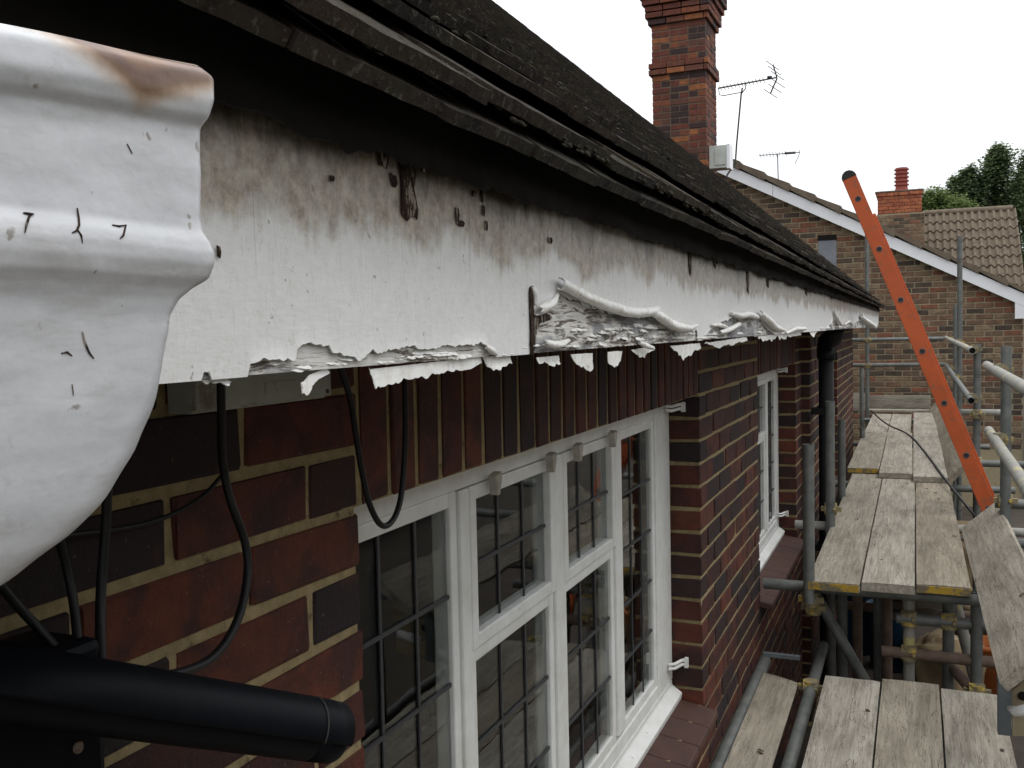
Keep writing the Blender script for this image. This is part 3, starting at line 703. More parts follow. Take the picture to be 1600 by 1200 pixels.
# rotten, stained spots where water has run down
def rot(pts, x0=FX + .0006, bend=.0): return sheet(pts, x0=x0, name='rotten_patch', mt='rot', bend=bend, rag=.0022)
rot([(530, 150), (548, 160), (560, 175), (556, 205), (548, 214), (540, 205), (534, 180)])
rot([(592, 205), (612, 212), (618, 235), (610, 258), (598, 252), (590, 230)])
rot([(632, 232), (650, 236), (655, 270), (650, 300), (657, 322), (655, 336), (646, 330), (640, 338), (631, 325), (634, 290), (630, 260)])
rot([(615, 262), (624, 268), (626, 280), (618, 284)])
rot([(655, 232), (668, 240), (671, 262), (664, 262), (660, 250)])
for x_, y_, w_, h_ in ((757, 300, 2, 10), (759, 322, 2, 9), (763, 345, 2, 8), (745, 296, 3, 5), (862, 368, 3, 5), (718, 330, 3, 14), (724, 342, 5, 5), (525, 272, 4, 5), (1079, 398, 2, 26), (1169, 430, 2, 22), (345, 385, 3, 10), (1118, 400, 2, 12), (1200, 432, 2, 10), (1260, 446, 2, 8)):
    rot([(x_ - w_, y_ - h_), (x_ + w_ * .6, y_ - h_ * .8), (x_ + w_, y_), (x_ + w_ * .5, y_ + h_), (x_ - w_ * .7, y_ + h_ * .7)])
rot([(828.5, 440), (831, 438), (833, 470), (834, 500), (832, 546), (828, 547)])
rot([(829, 500), (840, 482), (856, 478), (866, 488), (852, 494), (842, 505), (838, 540), (829, 546)], x0=FX - .0028)

# ---- ragged black strip added to stand for the shade under the tiles
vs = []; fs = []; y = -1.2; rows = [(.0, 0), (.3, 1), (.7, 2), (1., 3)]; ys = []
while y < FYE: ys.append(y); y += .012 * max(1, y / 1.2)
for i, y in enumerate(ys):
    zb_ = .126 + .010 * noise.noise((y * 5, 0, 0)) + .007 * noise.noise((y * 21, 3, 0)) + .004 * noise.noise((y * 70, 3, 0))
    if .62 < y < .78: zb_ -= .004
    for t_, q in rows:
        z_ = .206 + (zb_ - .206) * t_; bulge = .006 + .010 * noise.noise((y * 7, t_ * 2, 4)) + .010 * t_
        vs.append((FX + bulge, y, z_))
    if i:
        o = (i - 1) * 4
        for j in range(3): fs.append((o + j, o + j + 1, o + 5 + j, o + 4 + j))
felt_shade = MB().add(vs, fs).build('eaves_shade_strip', 'felt_shade', house, smooth=True)
md = felt_shade.modifiers.new('thickness', 'SOLIDIFY'); md.thickness = .003

# ---- roof
TANP = .86; PITCH = math.atan(TANP); ux = Vector((-math.cos(PITCH), 0, math.sin(PITCH))); un = Vector((math.sin(PITCH), 0, math.cos(PITCH)))
EAVE = Vector((-.305, 0, .158)); RIDGE_S = 6.25
def rpt(s_, y, h): return EAVE + ux * s_ + un * h + Vector((0, y, 0))
deck = MB()
def rbox(mb, s0, s1, y0, y1, h0, h1):
    vs = [rpt(s_, y, h) for s_ in (s0, s1) for y in (y0, y1) for h in (h0, h1)]
    mb.add(vs, [(0, 1, 3, 2), (4, 6, 7, 5), (0, 4, 5, 1), (2, 3, 7, 6), (0, 2, 6, 4), (1, 5, 7, 3)])
rbox(deck, .06, RIDGE_S, -1.3, FYE, -.03, .006)
top = rpt(RIDGE_S, 0, 0)
deck.add([(top.x, -1.3, top.z), (top.x, FYE, top.z), (-9, FYE, .1), (-9, -1.3, .1)], [(0, 1, 2, 3)])
for yy in (-1.25, YE - .05): deck.add([(-.42, yy, .15), (top.x, yy, top.z - .05), (-8.9, yy, .1)], [(0, 1, 2)])
roof = deck.build('roof', 'felt_shade', house)
tile_meshes = []
for q in range(6):
    L_, W_, T_ = .265, .163, .010
    vs = []; nx = 7
    jt = [random.uniform(-.0014, .0014) for _ in range(8)]; jz = [random.uniform(-.0005, .0005) for _ in range(8)]
    for i in range(nx + 1):                          # across the width, slight camber
        w_ = -W_ / 2 + W_ * i / nx; c_ = .0006 * (1 - (2 * w_ / W_) ** 2)
        vs += [(jt[i] * .6, w_, c_ + jz[i]), (jt[i] + .001, w_, c_ + T_ + jz[7 - i]), (L_, w_, c_), (L_, w_, c_ + T_)]
    fs = []
    for i in range(nx):
        a_ = i * 4; b_ = a_ + 4
        fs += [(a_, b_, b_ + 1, a_ + 1), (a_ + 1, b_ + 1, b_ + 3, a_ + 3), (a_ + 3, b_ + 3, b_ + 2, a_ + 2), (a_ + 2, b_ + 2, b_, a_)]
    fs += [(0, 1, 3, 2), (nx * 4, nx * 4 + 2, nx * 4 + 3, nx * 4 + 1)]
    m_ = MB().add(vs, fs).mesh('roof_tile'); tile_meshes.append(m_)
pieces = []; tw = .1655
tilt = math.radians(6.5)
def tile_at(s_, y, h, tl=tilt):
    d = (ux * math.cos(tl) - un * math.sin(tl)); n_ = (un * math.cos(tl) + ux * math.sin(tl))
    R = Matrix((d, Vector((0, 1, 0)), n_)).transposed()
    if R.determinant() < 0: R = Matrix((d, Vector((0, -1, 0)), n_)).transposed()
    M_ = Matrix.Translation(rpt(s_, y, h)) @ R.to_4x4() @ Matrix.Rotation(random.gauss(0, .010), 4, 'X') @ Matrix.Rotation(random.gauss(0, .012), 4, 'Z') @ Matrix.Rotation(random.gauss(0, .007), 4, 'Y')
    pieces.append((random.randrange(6), M_, .10 * .163 * (1.5 if s_ < .05 else 1)))
s_ = 0; i = 0
yy = -1.2
while yy < FYE + .03: tile_at(-.012 + random.gauss(0, .003), yy + tw * .3, -.004, math.radians(3)); yy += tw
while s_ < RIDGE_S - .1:
    yy = -1.25 + (tw / 2 if i % 2 else 0)
    while yy < FYE + .05:
        if i > 14 and yy < .2: yy += tw; continue
        tile_at(s_ + random.gauss(0, .005), yy, (.026 if i else .016) + random.uniform(-.002, .003)); yy += tw
    s_ += .100; i += 1
place_pieces('roof_tile', pieces, tile_meshes, 'roof_tile', roof)
import bmesh
bmi = bmesh.new(); bmesh.ops.create_icosphere(bmi, subdivisions=1, radius=1); ico_v = [v.co.copy() for v in bmi.verts]; ico_f = [tuple(v.index for v in f.verts) for f in bmi.faces]; bmi.free()
ms = MB(); rm = random.Random(5)
for q in range(2600):                              # moss and dirt lodged along the tile tails
    i = int(abs(rm.gauss(0, 7))) if q % 2 else 0; y = .3 + 10.2 * rm.random() ** 1.8; r_ = rm.uniform(.0018, .0048)
    c = rpt(i * .1 + rm.uniform(-.004, .03), y, (.034 if i else .018) + rm.uniform(-.004, .004))
    sx_, sy_, sz_ = rm.uniform(.6, 1.3), rm.uniform(.8, 2.4), rm.uniform(.35, .8)
    ms.add([c + (ux * (v.x * sx_) + Vector((0, v.y * sy_, 0)) + un * (v.z * sz_)) * r_ * (1 + .4 * noise.noise(v * 1.7 + Vector((q, 0, 0)))) for v in ico_v], ico_f)
o = ms.build('moss', 'moss', roof, smooth=True); o['kind'] = 'stuff'

# ================================================================== THINGS ON THE HOUSE FRONT
# rainwater hopper
def hopper():
    t = thing('rainwater_hopper', 'white painted cast iron rainwater hopper with rusty rim, very close at the left edge', 'hopper', (-.29, .07, .085))
    # silhouette of the far corner: (z, y_far, x_front)
    prof = [(.0900, .262, -.2160), (.0870, .2650, -.2130), (.0790, .2648, -.2128), (.0735, .2630, -.2145), (.0700, .2612, -.2170), (.0640, .2618, -.2178), (.0500, .2618, -.2180), (.0400, .2618, -.2180), (.0355, .2622, -.2176), (.0320, .2632, -.2160), (.0285, .2638, -.2152), (.0245, .2638, -.2153), (.0200, .2620, -.2165), (.0168, .2570, -.2188),
            (.0130, .2520, -.2204), (.0080, .2490, -.2216), (-.0020, .2478, -.2226), (-.0185, .2470, -.2238), (-.0345, .2430, -.2260), (-.0470, .2365, -.2285), (-.0570, .2260, -.2320), (-.0650, .2130, -.2370), (-.0725, .1950, -.2440), (-.0785, .1740, -.2530), (-.0840, .138, -.2680), (-.0880, .118, -.2790), (-.0910, .105, -.2880), (-.130, .102, -.290)]
    vs = []; fs = []; yc = .07; xb = -.3555; C_ = 10; E_ = 16
    def ring(z, yf, xf, inner=0):
        hw = yf - yc - inner; xf = xf - inner; r_ = min(.009 + max(0, -z) * .35, hw * .95, (xf - xb) * .9); out = []
        out.append((xb + inner, yc + hw))
        n_ = 8
        for j in range(n_ + 1): t_ = math.pi / 2 * (1 - j / n_); out.append((xf - r_ + r_ * math.cos(t_), yc + hw - r_ + r_ * math.sin(t_)))
        for j in range(1, E_): out.append((xf, yc + hw - r_ - (2 * hw - 2 * r_) * j / E_))
        for j in range(n_ + 1): t_ = math.pi / 2 * (j / n_); out.append((xf - r_ + r_ * math.cos(t_), yc - hw + r_ - r_ * math.sin(t_)))
        out.append((xb + inner, yc - hw))
        return out
    R_ = []
    dense = []
    for a_, b_ in zip(prof, prof[1:]):
        for j in range(3): dense.append(tuple(a_[q] + (b_[q] - a_[q]) * j / 3 for q in range(3)))
    dense.append(prof[-1])
    for z, yf, xf in dense:
        if z < -.02: z = -.02 + (z + .02) * 1.07
        pts = ring(z, yf, xf); row = []
        for (x, y) in pts:
            nn = noise.noise((x * 40, y * 40, z * 60)) * .0006 + noise.noise((x * 120, y * 120, z * 150)) * .0004
            zz = z + (noise.noise((y * 60, 1, 1)) * .0012 if z < .08 else noise.noise((y * 90, 2, 7)) * .0018)
            zz -= .10 * (.262 - y) * max(0, min(1, (z - .04) / .04))
            row.append((x + nn, y + nn, zz))
        R_.append(row)
    n_ = len(R_[0])
    for row in R_: vs += row
    for i in range(len(R_) - 1):
        for j in range(n_ - 1): fs.append((i * n_ + j, i * n_ + j + 1, (i + 1) * n_ + j + 1, (i + 1) * n_ + j))
    vs0 = list(vs); fs0 = list(fs)
    b = MB().add(vs, fs).build('bowl', 'hopper', t, smooth=True)
    b.modifiers.new('s', 'SUBSURF').render_levels = 1
    ib = MB(); vs = []; fs = []
    for z, yf, xf in ((.0905, .2622, -.2158), (.0905, .258, -.220), (.05, .254, -.223), (.0, .240, -.228), (-.05, .17, -.26)):
        vs += [(x, y, z - .001 - .10 * (.262 - y) * max(0, min(1, (z - .04) / .04))) for x, y in ring(z, yf, xf)]
    for i in range(4):
        for j in range(n_ - 1): fs.append((i * n_ + j, i * n_ + j + 1, (i + 1) * n_ + j + 1, (i + 1) * n_ + j))
    ib.add(vs, fs).build('rim_lining', 'hopper', t, smooth=True)
    bk = MB(); bk.box((-.3582, -.10, -.03), (-.3556, .2400, .060)); bk.build('back_plate', 'hopper', t)
    # cracks in the thick paint
    from mathutils.bvhtree import BVHTree
    bvh = BVHTree.FromPolygons([Vector(v) for v in vs0], fs0)
    def hit(px, py):
        h = bvh.ray_cast(Vector((0, 0, 0)), ray(px, py).normalized()); return h[0] + h[1] * (.0002 if h[1].x > 0 else -.0002) if h[0] else onx(px, py, -.22)
    for pts in ([(36, 333), (42, 334), (52, 335), (45, 338), (41, 350), (38, 364)], [(120, 325), (122, 340), (123, 352), (119, 361), (112, 364)], [(121, 360), (126, 368), (128, 380)], [(175, 352), (186, 354), (196, 352), (192, 368), (187, 373)],
                [(128, 518), (132, 535), (138, 550), (146, 560)], [(95, 552), (104, 550), (112, 556)], [(112, 600), (114, 618)], [(198, 225), (206, 240)]):
        c = MB(); P_ = [hit(px, py) for px, py in pts]
        c.tube(P_, [.0002] + [.00034] * (len(P_) - 2) + [.00015], 5); c.build('paint_crack', 'rot', t)
    return t
hopper()
# downpipe below the hopper, out of sight of the photograph apart from its top: kept short

def cable(pts, r_, name, label, smooth=3, mt='cable', cat='cable', group=None):
    P_ = [Vector(p) for p in pts]
    for _ in range(smooth):
        Q = [P_[0]]
        for a_, b_ in zip(P_, P_[1:]): Q += [a_.lerp(b_, .25), a_.lerp(b_, .75)]
        Q.append(P_[-1]); P_ = Q
    o = MB().tube(P_, r_, 10).build(name, mt, None, smooth=True, loc=P_[0]); return tag(o, label, cat, group)
cable([onx(345, 590, -.600), onx(346, 640, -.600), onx(346, 700, -.612), onx(350, 742, -.62), onx(362, 790, -.61), onx(386, 850, -.605), onx(388, 905, -.60), onx(372, 975, -.59), onx(335, 1030, -.585), onx(285, 1052, -.575), onx(230, 1060, -.565)], .0042, 'black_cable', 'thick black cable curving down the brick wall from the pale box to the camera', mt='cable')
cable([onx(530, 570, -.60), onx(548, 620, -.605), onx(556, 680, -.61), onx(566, 740, -.615), onx(578, 795, -.61), onx(600, 830, -.605), onx(624, 800, -.61), onx(632, 730, -.615), onx(634, 660, -.61), onx(632, 575, -.60)], .0038, 'black_cable', 'black cable hanging in a U shaped loop over the window corner')
cable([onx(347, 742, -.635), onx(320, 775, -.635), onx(270, 805, -.638), onx(215, 822, -.638), onx(160, 830, -.636), onx(60, 840, -.63)], .0022, 'black_cable', 'thin black cable sagging to the left across the bricks behind the hopper')
cable([onx(168, 740, -.60), onx(166, 820, -.60), onx(158, 910, -.60), onx(156, 985, -.59), onx(158, 1050, -.57)], .0040, 'black_cable', 'straight black cable dropping beside the bottom of the white hopper')
cable([onx(90, 830, -.61), onx(108, 900, -.61), onx(118, 960, -.60), onx(124, 1040, -.58)], .0036, 'black_cable', 'black cable showing under the rounded bottom of the hopper')
cable([onx(-20, 890, -.61), onx(30, 950, -.61), onx(70, 992, -.60), onx(110, 1040, -.58)], .0036, 'black_cable', 'leftmost black cable slanting down to the security camera')

# junction box under the soffit
jb = thing('junction_box', 'pale rectangular plastic junction box on the brick wall under the fascia', 'electrical box', (-.63, .79, -.05))
b = MB(); ya = onx(300, 640, -.62).y; yb = onx(519, 625, -.612).y
b.box((-.6495, ya, -.0700), (-.620, yb, -.0215)); b.build('box_base', 'box_plastic', jb, bevel=.002)
b = MB(); b.box((-.620, ya - .001, -.0665), (-.613, yb + .001, -.024)); b.build('box_lid', 'box_plastic', jb, bevel=.0015)
b = MB(); b.box((-.6130, ya + .10, -.058), (-.6123, yb - .02, -.046)); b.build('label_plate', 'box_plastic', jb)
b = MB(); b.tube([(-.6135, yb - .008, -.062), (-.6115, yb - .008, -.062)], .0025, 8); b.build('screw', 'lead', jb)

# security camera
sc_ = thing('security_camera', 'black cylindrical security camera with sunshield on the brick wall, bottom left corner', 'security camera', (-.62, .62, -.44))
A = onx(-60, 1062, -.575); B = onx(522, 1148, -.47); ax = (B - A).normalized()
tip = B; r_ = .0245
m1 = MB(); m1.tube([A, A.lerp(B, .5), B - ax * .030], r_, 28); m1.build('body', 'black_plastic', sc_, smooth=True).modifiers.new('e', 'EDGE_SPLIT').split_angle = math.radians(50)
m1 = MB(); m1.tube([B - ax * .0285, B - ax * .004, B - ax * .0005, B], [r_ * 1.0, r_ * 1.0, r_ * .93, r_ * .8], 28); m1.build('end_cap', 'black_plastic', sc_, smooth=True)
# sunshield: half shell over the body
up = Vector((0, 0, 1)); sidev = ax.cross(up).normalized(); upv = sidev.cross(ax).normalized()
vs = []; fs = []; n_ = 24; st = [(0.0, 1.16), (.3, 1.16), (.6, 1.16), (.955, 1.16), (1.0, 1.13)]
for i, (t_, k_) in enumerate(st):
    c = A.lerp(B, t_)
    for j in range(n_ + 1):
        th = math.radians(-5 + 190 * j / n_); vs.append(c + (sidev * math.cos(th) + upv * math.sin(th)) * r_ * k_)
    if i:
        for j in range(n_): o = (i - 1) * (n_ + 1); fs.append((o + j, o + j + 1, o + n_ + 2 + j, o + n_ + 1 + j))
sh = MB().add(vs, fs).build('sunshield', 'black_plastic', sc_, smooth=True); md = sh.modifiers.new('thickness', 'SOLIDIFY'); md.thickness = .0022
m1 = MB(); c = A.lerp(B, .90)
vs = []; fs = []
for j in range(n_ + 1):
    th = math.radians(-5 + 190 * j / n_)
    for dlt in (0, .0016): vs.append(c + ax * dlt + (sidev * math.cos(th) + upv * math.sin(th)) * (r_ * 1.16 + .0009))
for j in range(n_): fs.append((2 * j, 2 * j + 1, 2 * j + 3, 2 * j + 2))
m1.add(vs, fs).build('seam_ring', 'rubber', sc_)
m1 = MB(); P0 = onx(60, 1105, -.60)
m1.box((-.648, .36, -.66), (-.575, .545, -.225)); m1.build('mounting_box', 'black_plastic', sc_, bevel=.008)
m1 = MB(); m1.tube([A - ax * .06, A], .016, 16); m1.build('bracket', 'black_plastic', sc_, bevel=.003)
m1 = MB(); q = onx(122, 1168, -.5745); m1.tube([q + Vector((-.004, 0, 0)), q + Vector((.001, 0, 0))], .0045, 10); m1.build('screw', 'tube_rust', sc_)

# downpipe by the third window
dpx, dpy = -.515, 6.22
dp = thing('downpipe', 'thick black rainwater downpipe with swan neck on the brick wall under the fascia', 'downpipe', (dpx, dpy, -2.5))
MB().tube([(dpx, dpy, -2.5), (dpx, dpy, -.16)], .045, 20).build('pipe', 'black_pipe', dp, smooth=True)
MB().tube([(dpx, dpy, -.21), (dpx, dpy, -.13), (dpx + .01, dpy - .02, -.10), (dpx + .05, dpy - .10, -.075), (dpx + .06, dpy - .16, -.04), (dpx + .06, dpy - .17, -.023)], [.054, .054, .056, .056, .06, .06], 20).build('swan_neck', 'black_pipe', dp, smooth=True)
for zz in (-.55, -1.4):
    m1 = MB(); m1.tube([(dpx, dpy, zz), (dpx, dpy, zz + .05)], .053, 16); m1.box((-.598, dpy - .05, zz), (dpx, dpy + .05, zz + .04)); m1.build('pipe_clip', 'black_pipe', dp)

# ================================================================== SCAFFOLD
scaf = thing('scaffolding', 'galvanised tube scaffold frame with couplers carrying the boards beside the house', 'scaffold', (.0, 6, -2.5))
R48 = .0242
def tube(a_, b_, nm, mt='tube', r_=R48): return MB().tube([a_, b_], r_, 16, hollow=.86).build(nm, mt, scaf, smooth=True)
def sm_split(o): o.modifiers.new('e', 'EDGE_SPLIT').split_angle = math.radians(40)
def coupler(p, along='y'):
    m_ = MB(); x, y, z = p
    m_.tube([(x, y, z - .03), (x, y, z + .03)], .033, 12)
    m_.tube([(x, y - .03, z) if along == 'y' else (x - .03, y, z), (x, y + .03, z) if along == 'y' else (x + .03, y, z)], .034, 12)
    m_.box((x - .05, y - .012, z - .012), (x + .055, y + .012, z + .012)); m_.tube([(x + .02, y - .05, z + .005), (x + .02, y + .05, z + .005)], .008, 8)
    return m_.build('coupler', 'coupler', scaf)
ox = .40
for (x, y, zt, mt) in ((ox, 5.20, -.12, 'tube'), (ox, 7.62, -.16, 'tube'), (.39, 10.4, .84, 'tube'), (.42, 12.4, .20, 'tube'), (ox + .02, 3.2, -.9, 'tube'),
                       (-.425, 4.24, -.505, 'tube'), (-.43, 5.43, -.41, 'tube'), (-.44, 6.42, -.60, 'tube'), (-.60, 12.1, -.52, 'tube'), (-.555, 12.5, 1.1, 'tube'), (-.46, 9.4, -.95, 'tube')):
    sm_split(tube((x, y, -1.19 if (x, y) == (-.425, 4.24) else -2.5), (x, y, zt), 'standard', mt))
rx = ox - .05
for a_, b_, z_, mt in ((7.22, 13.6, -.195, 'tube_pale'), (-1.0, 5.77, -.236, 'tube_pale')): sm_split(tube((rx, a_, z_), (rx, b_, z_), 'guard_rail', mt))
for a_, b_, z_, mt in ((7.35, 13.6, -.545, 'tube'), (-1.0, 5.60, -.572, 'tube_pale')): sm_split(tube((rx, a_, z_), (rx, b_, z_), 'guard_rail', mt))
for z_ in (-.19, -.50): sm_split(tube((-.80, 12.55, z_), (.30, 12.55, z_), 'end_rail', 'tube'))
for (x, z_) in ((-.555, -.19), (-.555, -.50)): coupler((x, 12.5, z_), 'x')
for (y, z_) in ((5.20, -.236), (5.20, -.572), (7.62, -.195), (7.62, -.545), (10.4, -.195), (10.4, -.545), (12.4, -.195), (12.4, -.545)): coupler((ox - .022, y, z_))
for (x, y0, y1, z_, mt) in ((-.425, 4.44, 13.0, -1.215, 'tube'), (.395, 4.2, 13.0, -1.205, 'tube'), (-.405, -1.0, 4.68, -1.515, 'tube'), (.40, -1.0, 4.4, -1.53, 'tube')):
    sm_split(tube((x + (.04 if x > 0 else .0), y0, z_), (x + (.04 if x > 0 else 0), y1, z_), 'ledger', mt))
for (x0, x1, y, z_, mt) in ((-.633, .55, 4.36, -1.153, 'tube'), (-.56, .62, 7.30, -1.153, 'tube'), (-.56, .62, 9.8, -1.153, 'tube'), (-.62, .5, 12.3, -1.153, 'tube'), (-.48, .72, 5.85, -1.153, 'tube_pale'), (-.36, .60, 3.95, -1.512, 'tube'), (-.36, .6, 1.5, -1.512, 'tube'),
                            (-.62, -.44, 5.47, -1.10, 'tube_pale'), (.30, .62, 7.75, -.66, 'tube_pale'), (.30, .75, 7.5, -1.00, 'tube'), (.36, .95, 5.28, -.90, 'tube'), (.36, .95, 5.3, -1.10, 'tube')):
    sm_split(tube((x0, y, z_), (x1, y, z_), 'transom', mt))
for p in ((-.425, 4.30, -1.19), (-.43, 5.45, -1.0), (.40, 5.22, -.875), (.40, 7.6, -.66), (.40, 7.6, -1.0), (-.405, 4.1, -1.51), (.34, 5.85, -1.13), (-.425, 4.42, -1.26)): coupler(p, 'x')
sm_split(tube((-.44, 4.56, -1.22), (.22, 4.60, -2.40), 'brace')); sm_split(tube((.14, 4.66, -1.16), (.36, 4.66, -2.1), 'brace', 'tube_pale'))
for x, y, mt, z0 in ((-.03, 4.5, 'tube_pale', -2.5), (.13, 4.55, 'tube', -2.5), (.236, 4.45, 'tube', -2.5), (-.335, 4.9, 'tube', -2.5), (-.27, 5.0, 'tube_rust', -2.5), (-.17, 4.95, 'tube', -2.5), (-.13, 4.9, 'tube_rust', -2.5)): sm_split(tube((x, y, z0), (x, y, -1.14), 'prop', mt))
for z_, x0, mt in ((-1.285, -.08, 'tube'), (-1.44, -.14, 'tube_rust')): sm_split(tube((x0, 4.46, z_), (.36, 4.46, z_), 'cross_tube', mt))
for p in ((-.03, 4.47, -1.285), (-.03, 4.47, -1.44), (.13, 4.47, -1.285), (.236, 4.42, -1.56)): coupler(p, 'x')
sm_split(tube((.10, 4.62, -1.48), (.235, 4.40, -1.57), 'brace', 'tube_rust'))

# ---- boards
def board(label, c0, c1, width, mt='board', grp=None, tilt=0, holes=(), end='tube', near_yellow=False, thick=.038, sag=0, cat='board'):
    """scaffold board from c0 to c1 (centres of the top face at each end)"""
    c0 = Vector(c0); c1 = Vector(c1); L_ = (c1 - c0).length; m_ = MB(); n_ = 26
    ys = [L_ * i / n_ for i in range(n_ + 1)]; vs = []; fs = []; sd_ = random.uniform(0, 50)
    prof_n = 6
    for i, y in enumerate(ys):
        for j in range(prof_n + 1):
            x = -width / 2 + width * j / prof_n
            z = .0018 * noise.noise((x * 20, y * 2, sd_)) - .002 * (2 * x / width) ** 4 + sag * math.sin(math.pi * i / n_)
            xo = x + .0018 * noise.noise((y * 4, j // prof_n * 7, sd_)) * (1 if j in (0, prof_n) else 0)
            yo = y + (.005 * noise.noise((x * 25, sd_, 1)) if i in (0, n_) else 0)
            vs.append((xo, yo, z))
        for j in (prof_n, 0):
            x = -width / 2 + width * j / prof_n
            vs.append((x, y, -thick + sag * math.sin(math.pi * i / n_)))
        K = prof_n + 3
        if i:
            o = (i - 1) * K
            for j in range(K): fs.append((o + j, o + (j + 1) % K, o + K + (j + 1) % K, o + K + j))
    K = prof_n + 3; fs.append(tuple(range(K))); fs.append(tuple(range(n_ * K, n_ * K + K))[::-1])
    m_.add(vs, fs); o = m_.build('scaffold_board', mt)
    d = (c1 - c0).normalized(); q = d.to_track_quat('Y', 'Z'); o.rotation_mode = 'QUATERNION'
    from mathutils import Quaternion
    o.rotation_quaternion = q @ Quaternion((0, 1, 0), tilt); o.location = c0
    tag(o, label, cat, grp)
    if near_yellow:
        p_ = MB(); n2 = 14
        vs = []; fs = []
        for j in range(n2 + 1):
            x = -width / 2 + .002 + (width - .004) * j / n2; a_ = .003 * random.random(); b_ = .004 * random.random()
            vs += [(x, -.007, -.003 - a_), (x, -.007, -thick + .002 + b_)]
        for j in range(n2): fs.append((2 * j, 2 * j + 2, 2 * j + 3, 2 * j + 1))
        p_.add(vs, fs); e_ = p_.build('painted_end', 'yellow'); e_.parent = o; md = e_.modifiers.new('t', 'SOLIDIFY'); md.thickness = .005; md.offset = 0
    for (hx, hy, r1) in holes:
        nn = 9; hp = MB().add([(hx + r1 * math.cos(6.283 * k_ / nn) * random.uniform(.7, 1.2), hy + 1.7 * r1 * math.sin(6.283 * k_ / nn) * random.uniform(.7, 1.2), .0012) for k_ in range(nn)], [tuple(range(nn))])
        h_ = hp.build('knot', 'rot'); h_.parent = o
    return o
G1 = 'scaffold boards laid as the walkway'
Z1 = -1.09
def bd3(xl, xr, i, n=3): w = (xr - xl) / n; return xl + w * (i + .5), w - .007
def rh(L_, n_): return [(random.uniform(-.09, .09), random.uniform(.2, L_ - .2), random.uniform(.006, .013)) for _ in range(n_)]
names = ['left', 'middle', 'right']
lab1 = ['yellow ended front board of the upper walkway on the house side', 'middle board at the front end of the upper walkway', 'pale split board at the front end of the upper walkway beside the tilted board']
for i, (y0, y1) in enumerate(((4.225, 7.55), (4.27, 7.50), (4.31, 7.60))):
    x_, w = bd3(-.432, .212, i); board(lab1[i], (x_, y0, Z1), (x_ - .005, y1, Z1), w, grp=G1, holes=rh(3, (1, 2, 5)[i]), near_yellow=(True, False, True)[i])
lab2 = ['dark brown overlapping board on the house side halfway along the walkway', 'pale overlapping board in the middle halfway along the walkway', 'long board on the outer side of the walkway beyond the overlap']
for i, (y0, y1, zz) in enumerate(((7.42, 9.95, Z1 + .041), (7.22, 9.93, Z1 + .041), (7.10, 12.2, Z1 + .041))):
    x_, w = bd3(-.47, .20, i); board(lab2[i], (x_, y0, zz), (x_ - .01, y1, zz + .001), w, grp=G1, holes=rh(2.5, (1, 3, 4)[i]), near_yellow=(i == 0))
lab3 = ['far board of the walkway on the house side before the end toe board', 'far board of the walkway in the middle before the end toe board']
for i in range(2):
    x_, w = bd3(-.49, .17, i); board(lab3[i], (x_, 9.7, Z1), (x_, 12.45, Z1), w, grp=G1, holes=rh(2.5, 1))
lab4 = ['near lower walkway board nearest the house', 'near lower walkway board in the middle', 'near lower walkway board on the outer side']
for i, (y0, y1) in enumerate(((-1.2, 4.10), (-1.2, 4.14), (-1.2, 4.10))):
    x_, w = bd3(-.352, .305, i); board(lab4[i], (x_, y0, -1.45), (x_ + .002, y1, -1.45), w, grp=G1, holes=rh(5.2, 9), thick=.038)
board('weathered board lying askew between the house wall and the near lower walkway', (-.500, -1.0, -1.47), (-.530, 4.13, -1.49), .145, tilt=math.radians(12), holes=rh(5, 6))
# toe boards
board('big tilted toe board at the right, beside the front of the upper walkway', (.312, 3.18, -1.010), (.300, 5.55, -1.012), .225, tilt=math.radians(-43), holes=rh(3, 2), thick=.034)
board('leaning toe board along the outer side of the walkway, behind the ladder', (.262, 7.15, -1.00), (.225, 9.9, -1.005), .20, tilt=math.radians(-48), thick=.034)
board('farthest leaning toe board on the outer side near the gable wall', (.245, 9.92, -1.00), (.195, 12.9, -1.005), .20, tilt=math.radians(-48), thick=.034)
o = board('upright toe board closing the far end of the walkway', (-.55, 12.75, -.985), (.16, 12.75, -.985), .20, tilt=0, thick=.034); 
from mathutils import Euler
o.rotation_quaternion = (Matrix(((0, 1, 0), (0, 0, -1), (-1, 0, 0))).transposed()).to_quaternion() if False else (Vector((1, 0, 0)).to_track_quat('Y', 'Z') @ __import__('mathutils').Quaternion((0, 1, 0), math.radians(90)))
board('thin pale board lying across the far end of the walkway', (-.56, 12.58, -1.045), (.14, 12.56, -1.045), .16, thick=.022)
board('short upright board against the house end behind the far standards', (-.80, 12.9, -.98), (-.58, 12.9, -.98), .22, thick=.02, tilt=math.radians(80))
# rough grey tube between wall and boards
m1 = MB().tube([(-.62, -1.0, -1.512), (-.622, 2.0, -1.510), (-.626, 4.34, -1.500)], .0265, 16, hollow=.85).build('grey_pipe', 'tube', None, smooth=True, loc=(-.62, -1, -1.512)); sm_split(m1)
tag(m1, 'rough grey pipe lying along the foot of the wall beside the askew board', 'pipe')
wb = MB().box((-.600, 4.10, -1.40), (-.45, 4.125, -1.385)).build('steel_strip', 'metal_grey', None, loc=(-.5, 4.1, -1.4)); tag(wb, 'narrow dark steel strip standing off the wall near the askew board', 'metal strip')
cable([(-.50, 12.2, -1.03), onz(1385, 664, -1.045), onz(1422, 678, -1.045), onz(1450, 712, -1.045), onz(1478, 752, -1.045) + Vector((0, 0, .004)), onz(1500, 778, -1.08), (.33, 5.9, -1.12)], .008, 'thin_rope', 'thin dark rope lying diagonally over the walkway boards', cat='rope', smooth=2)

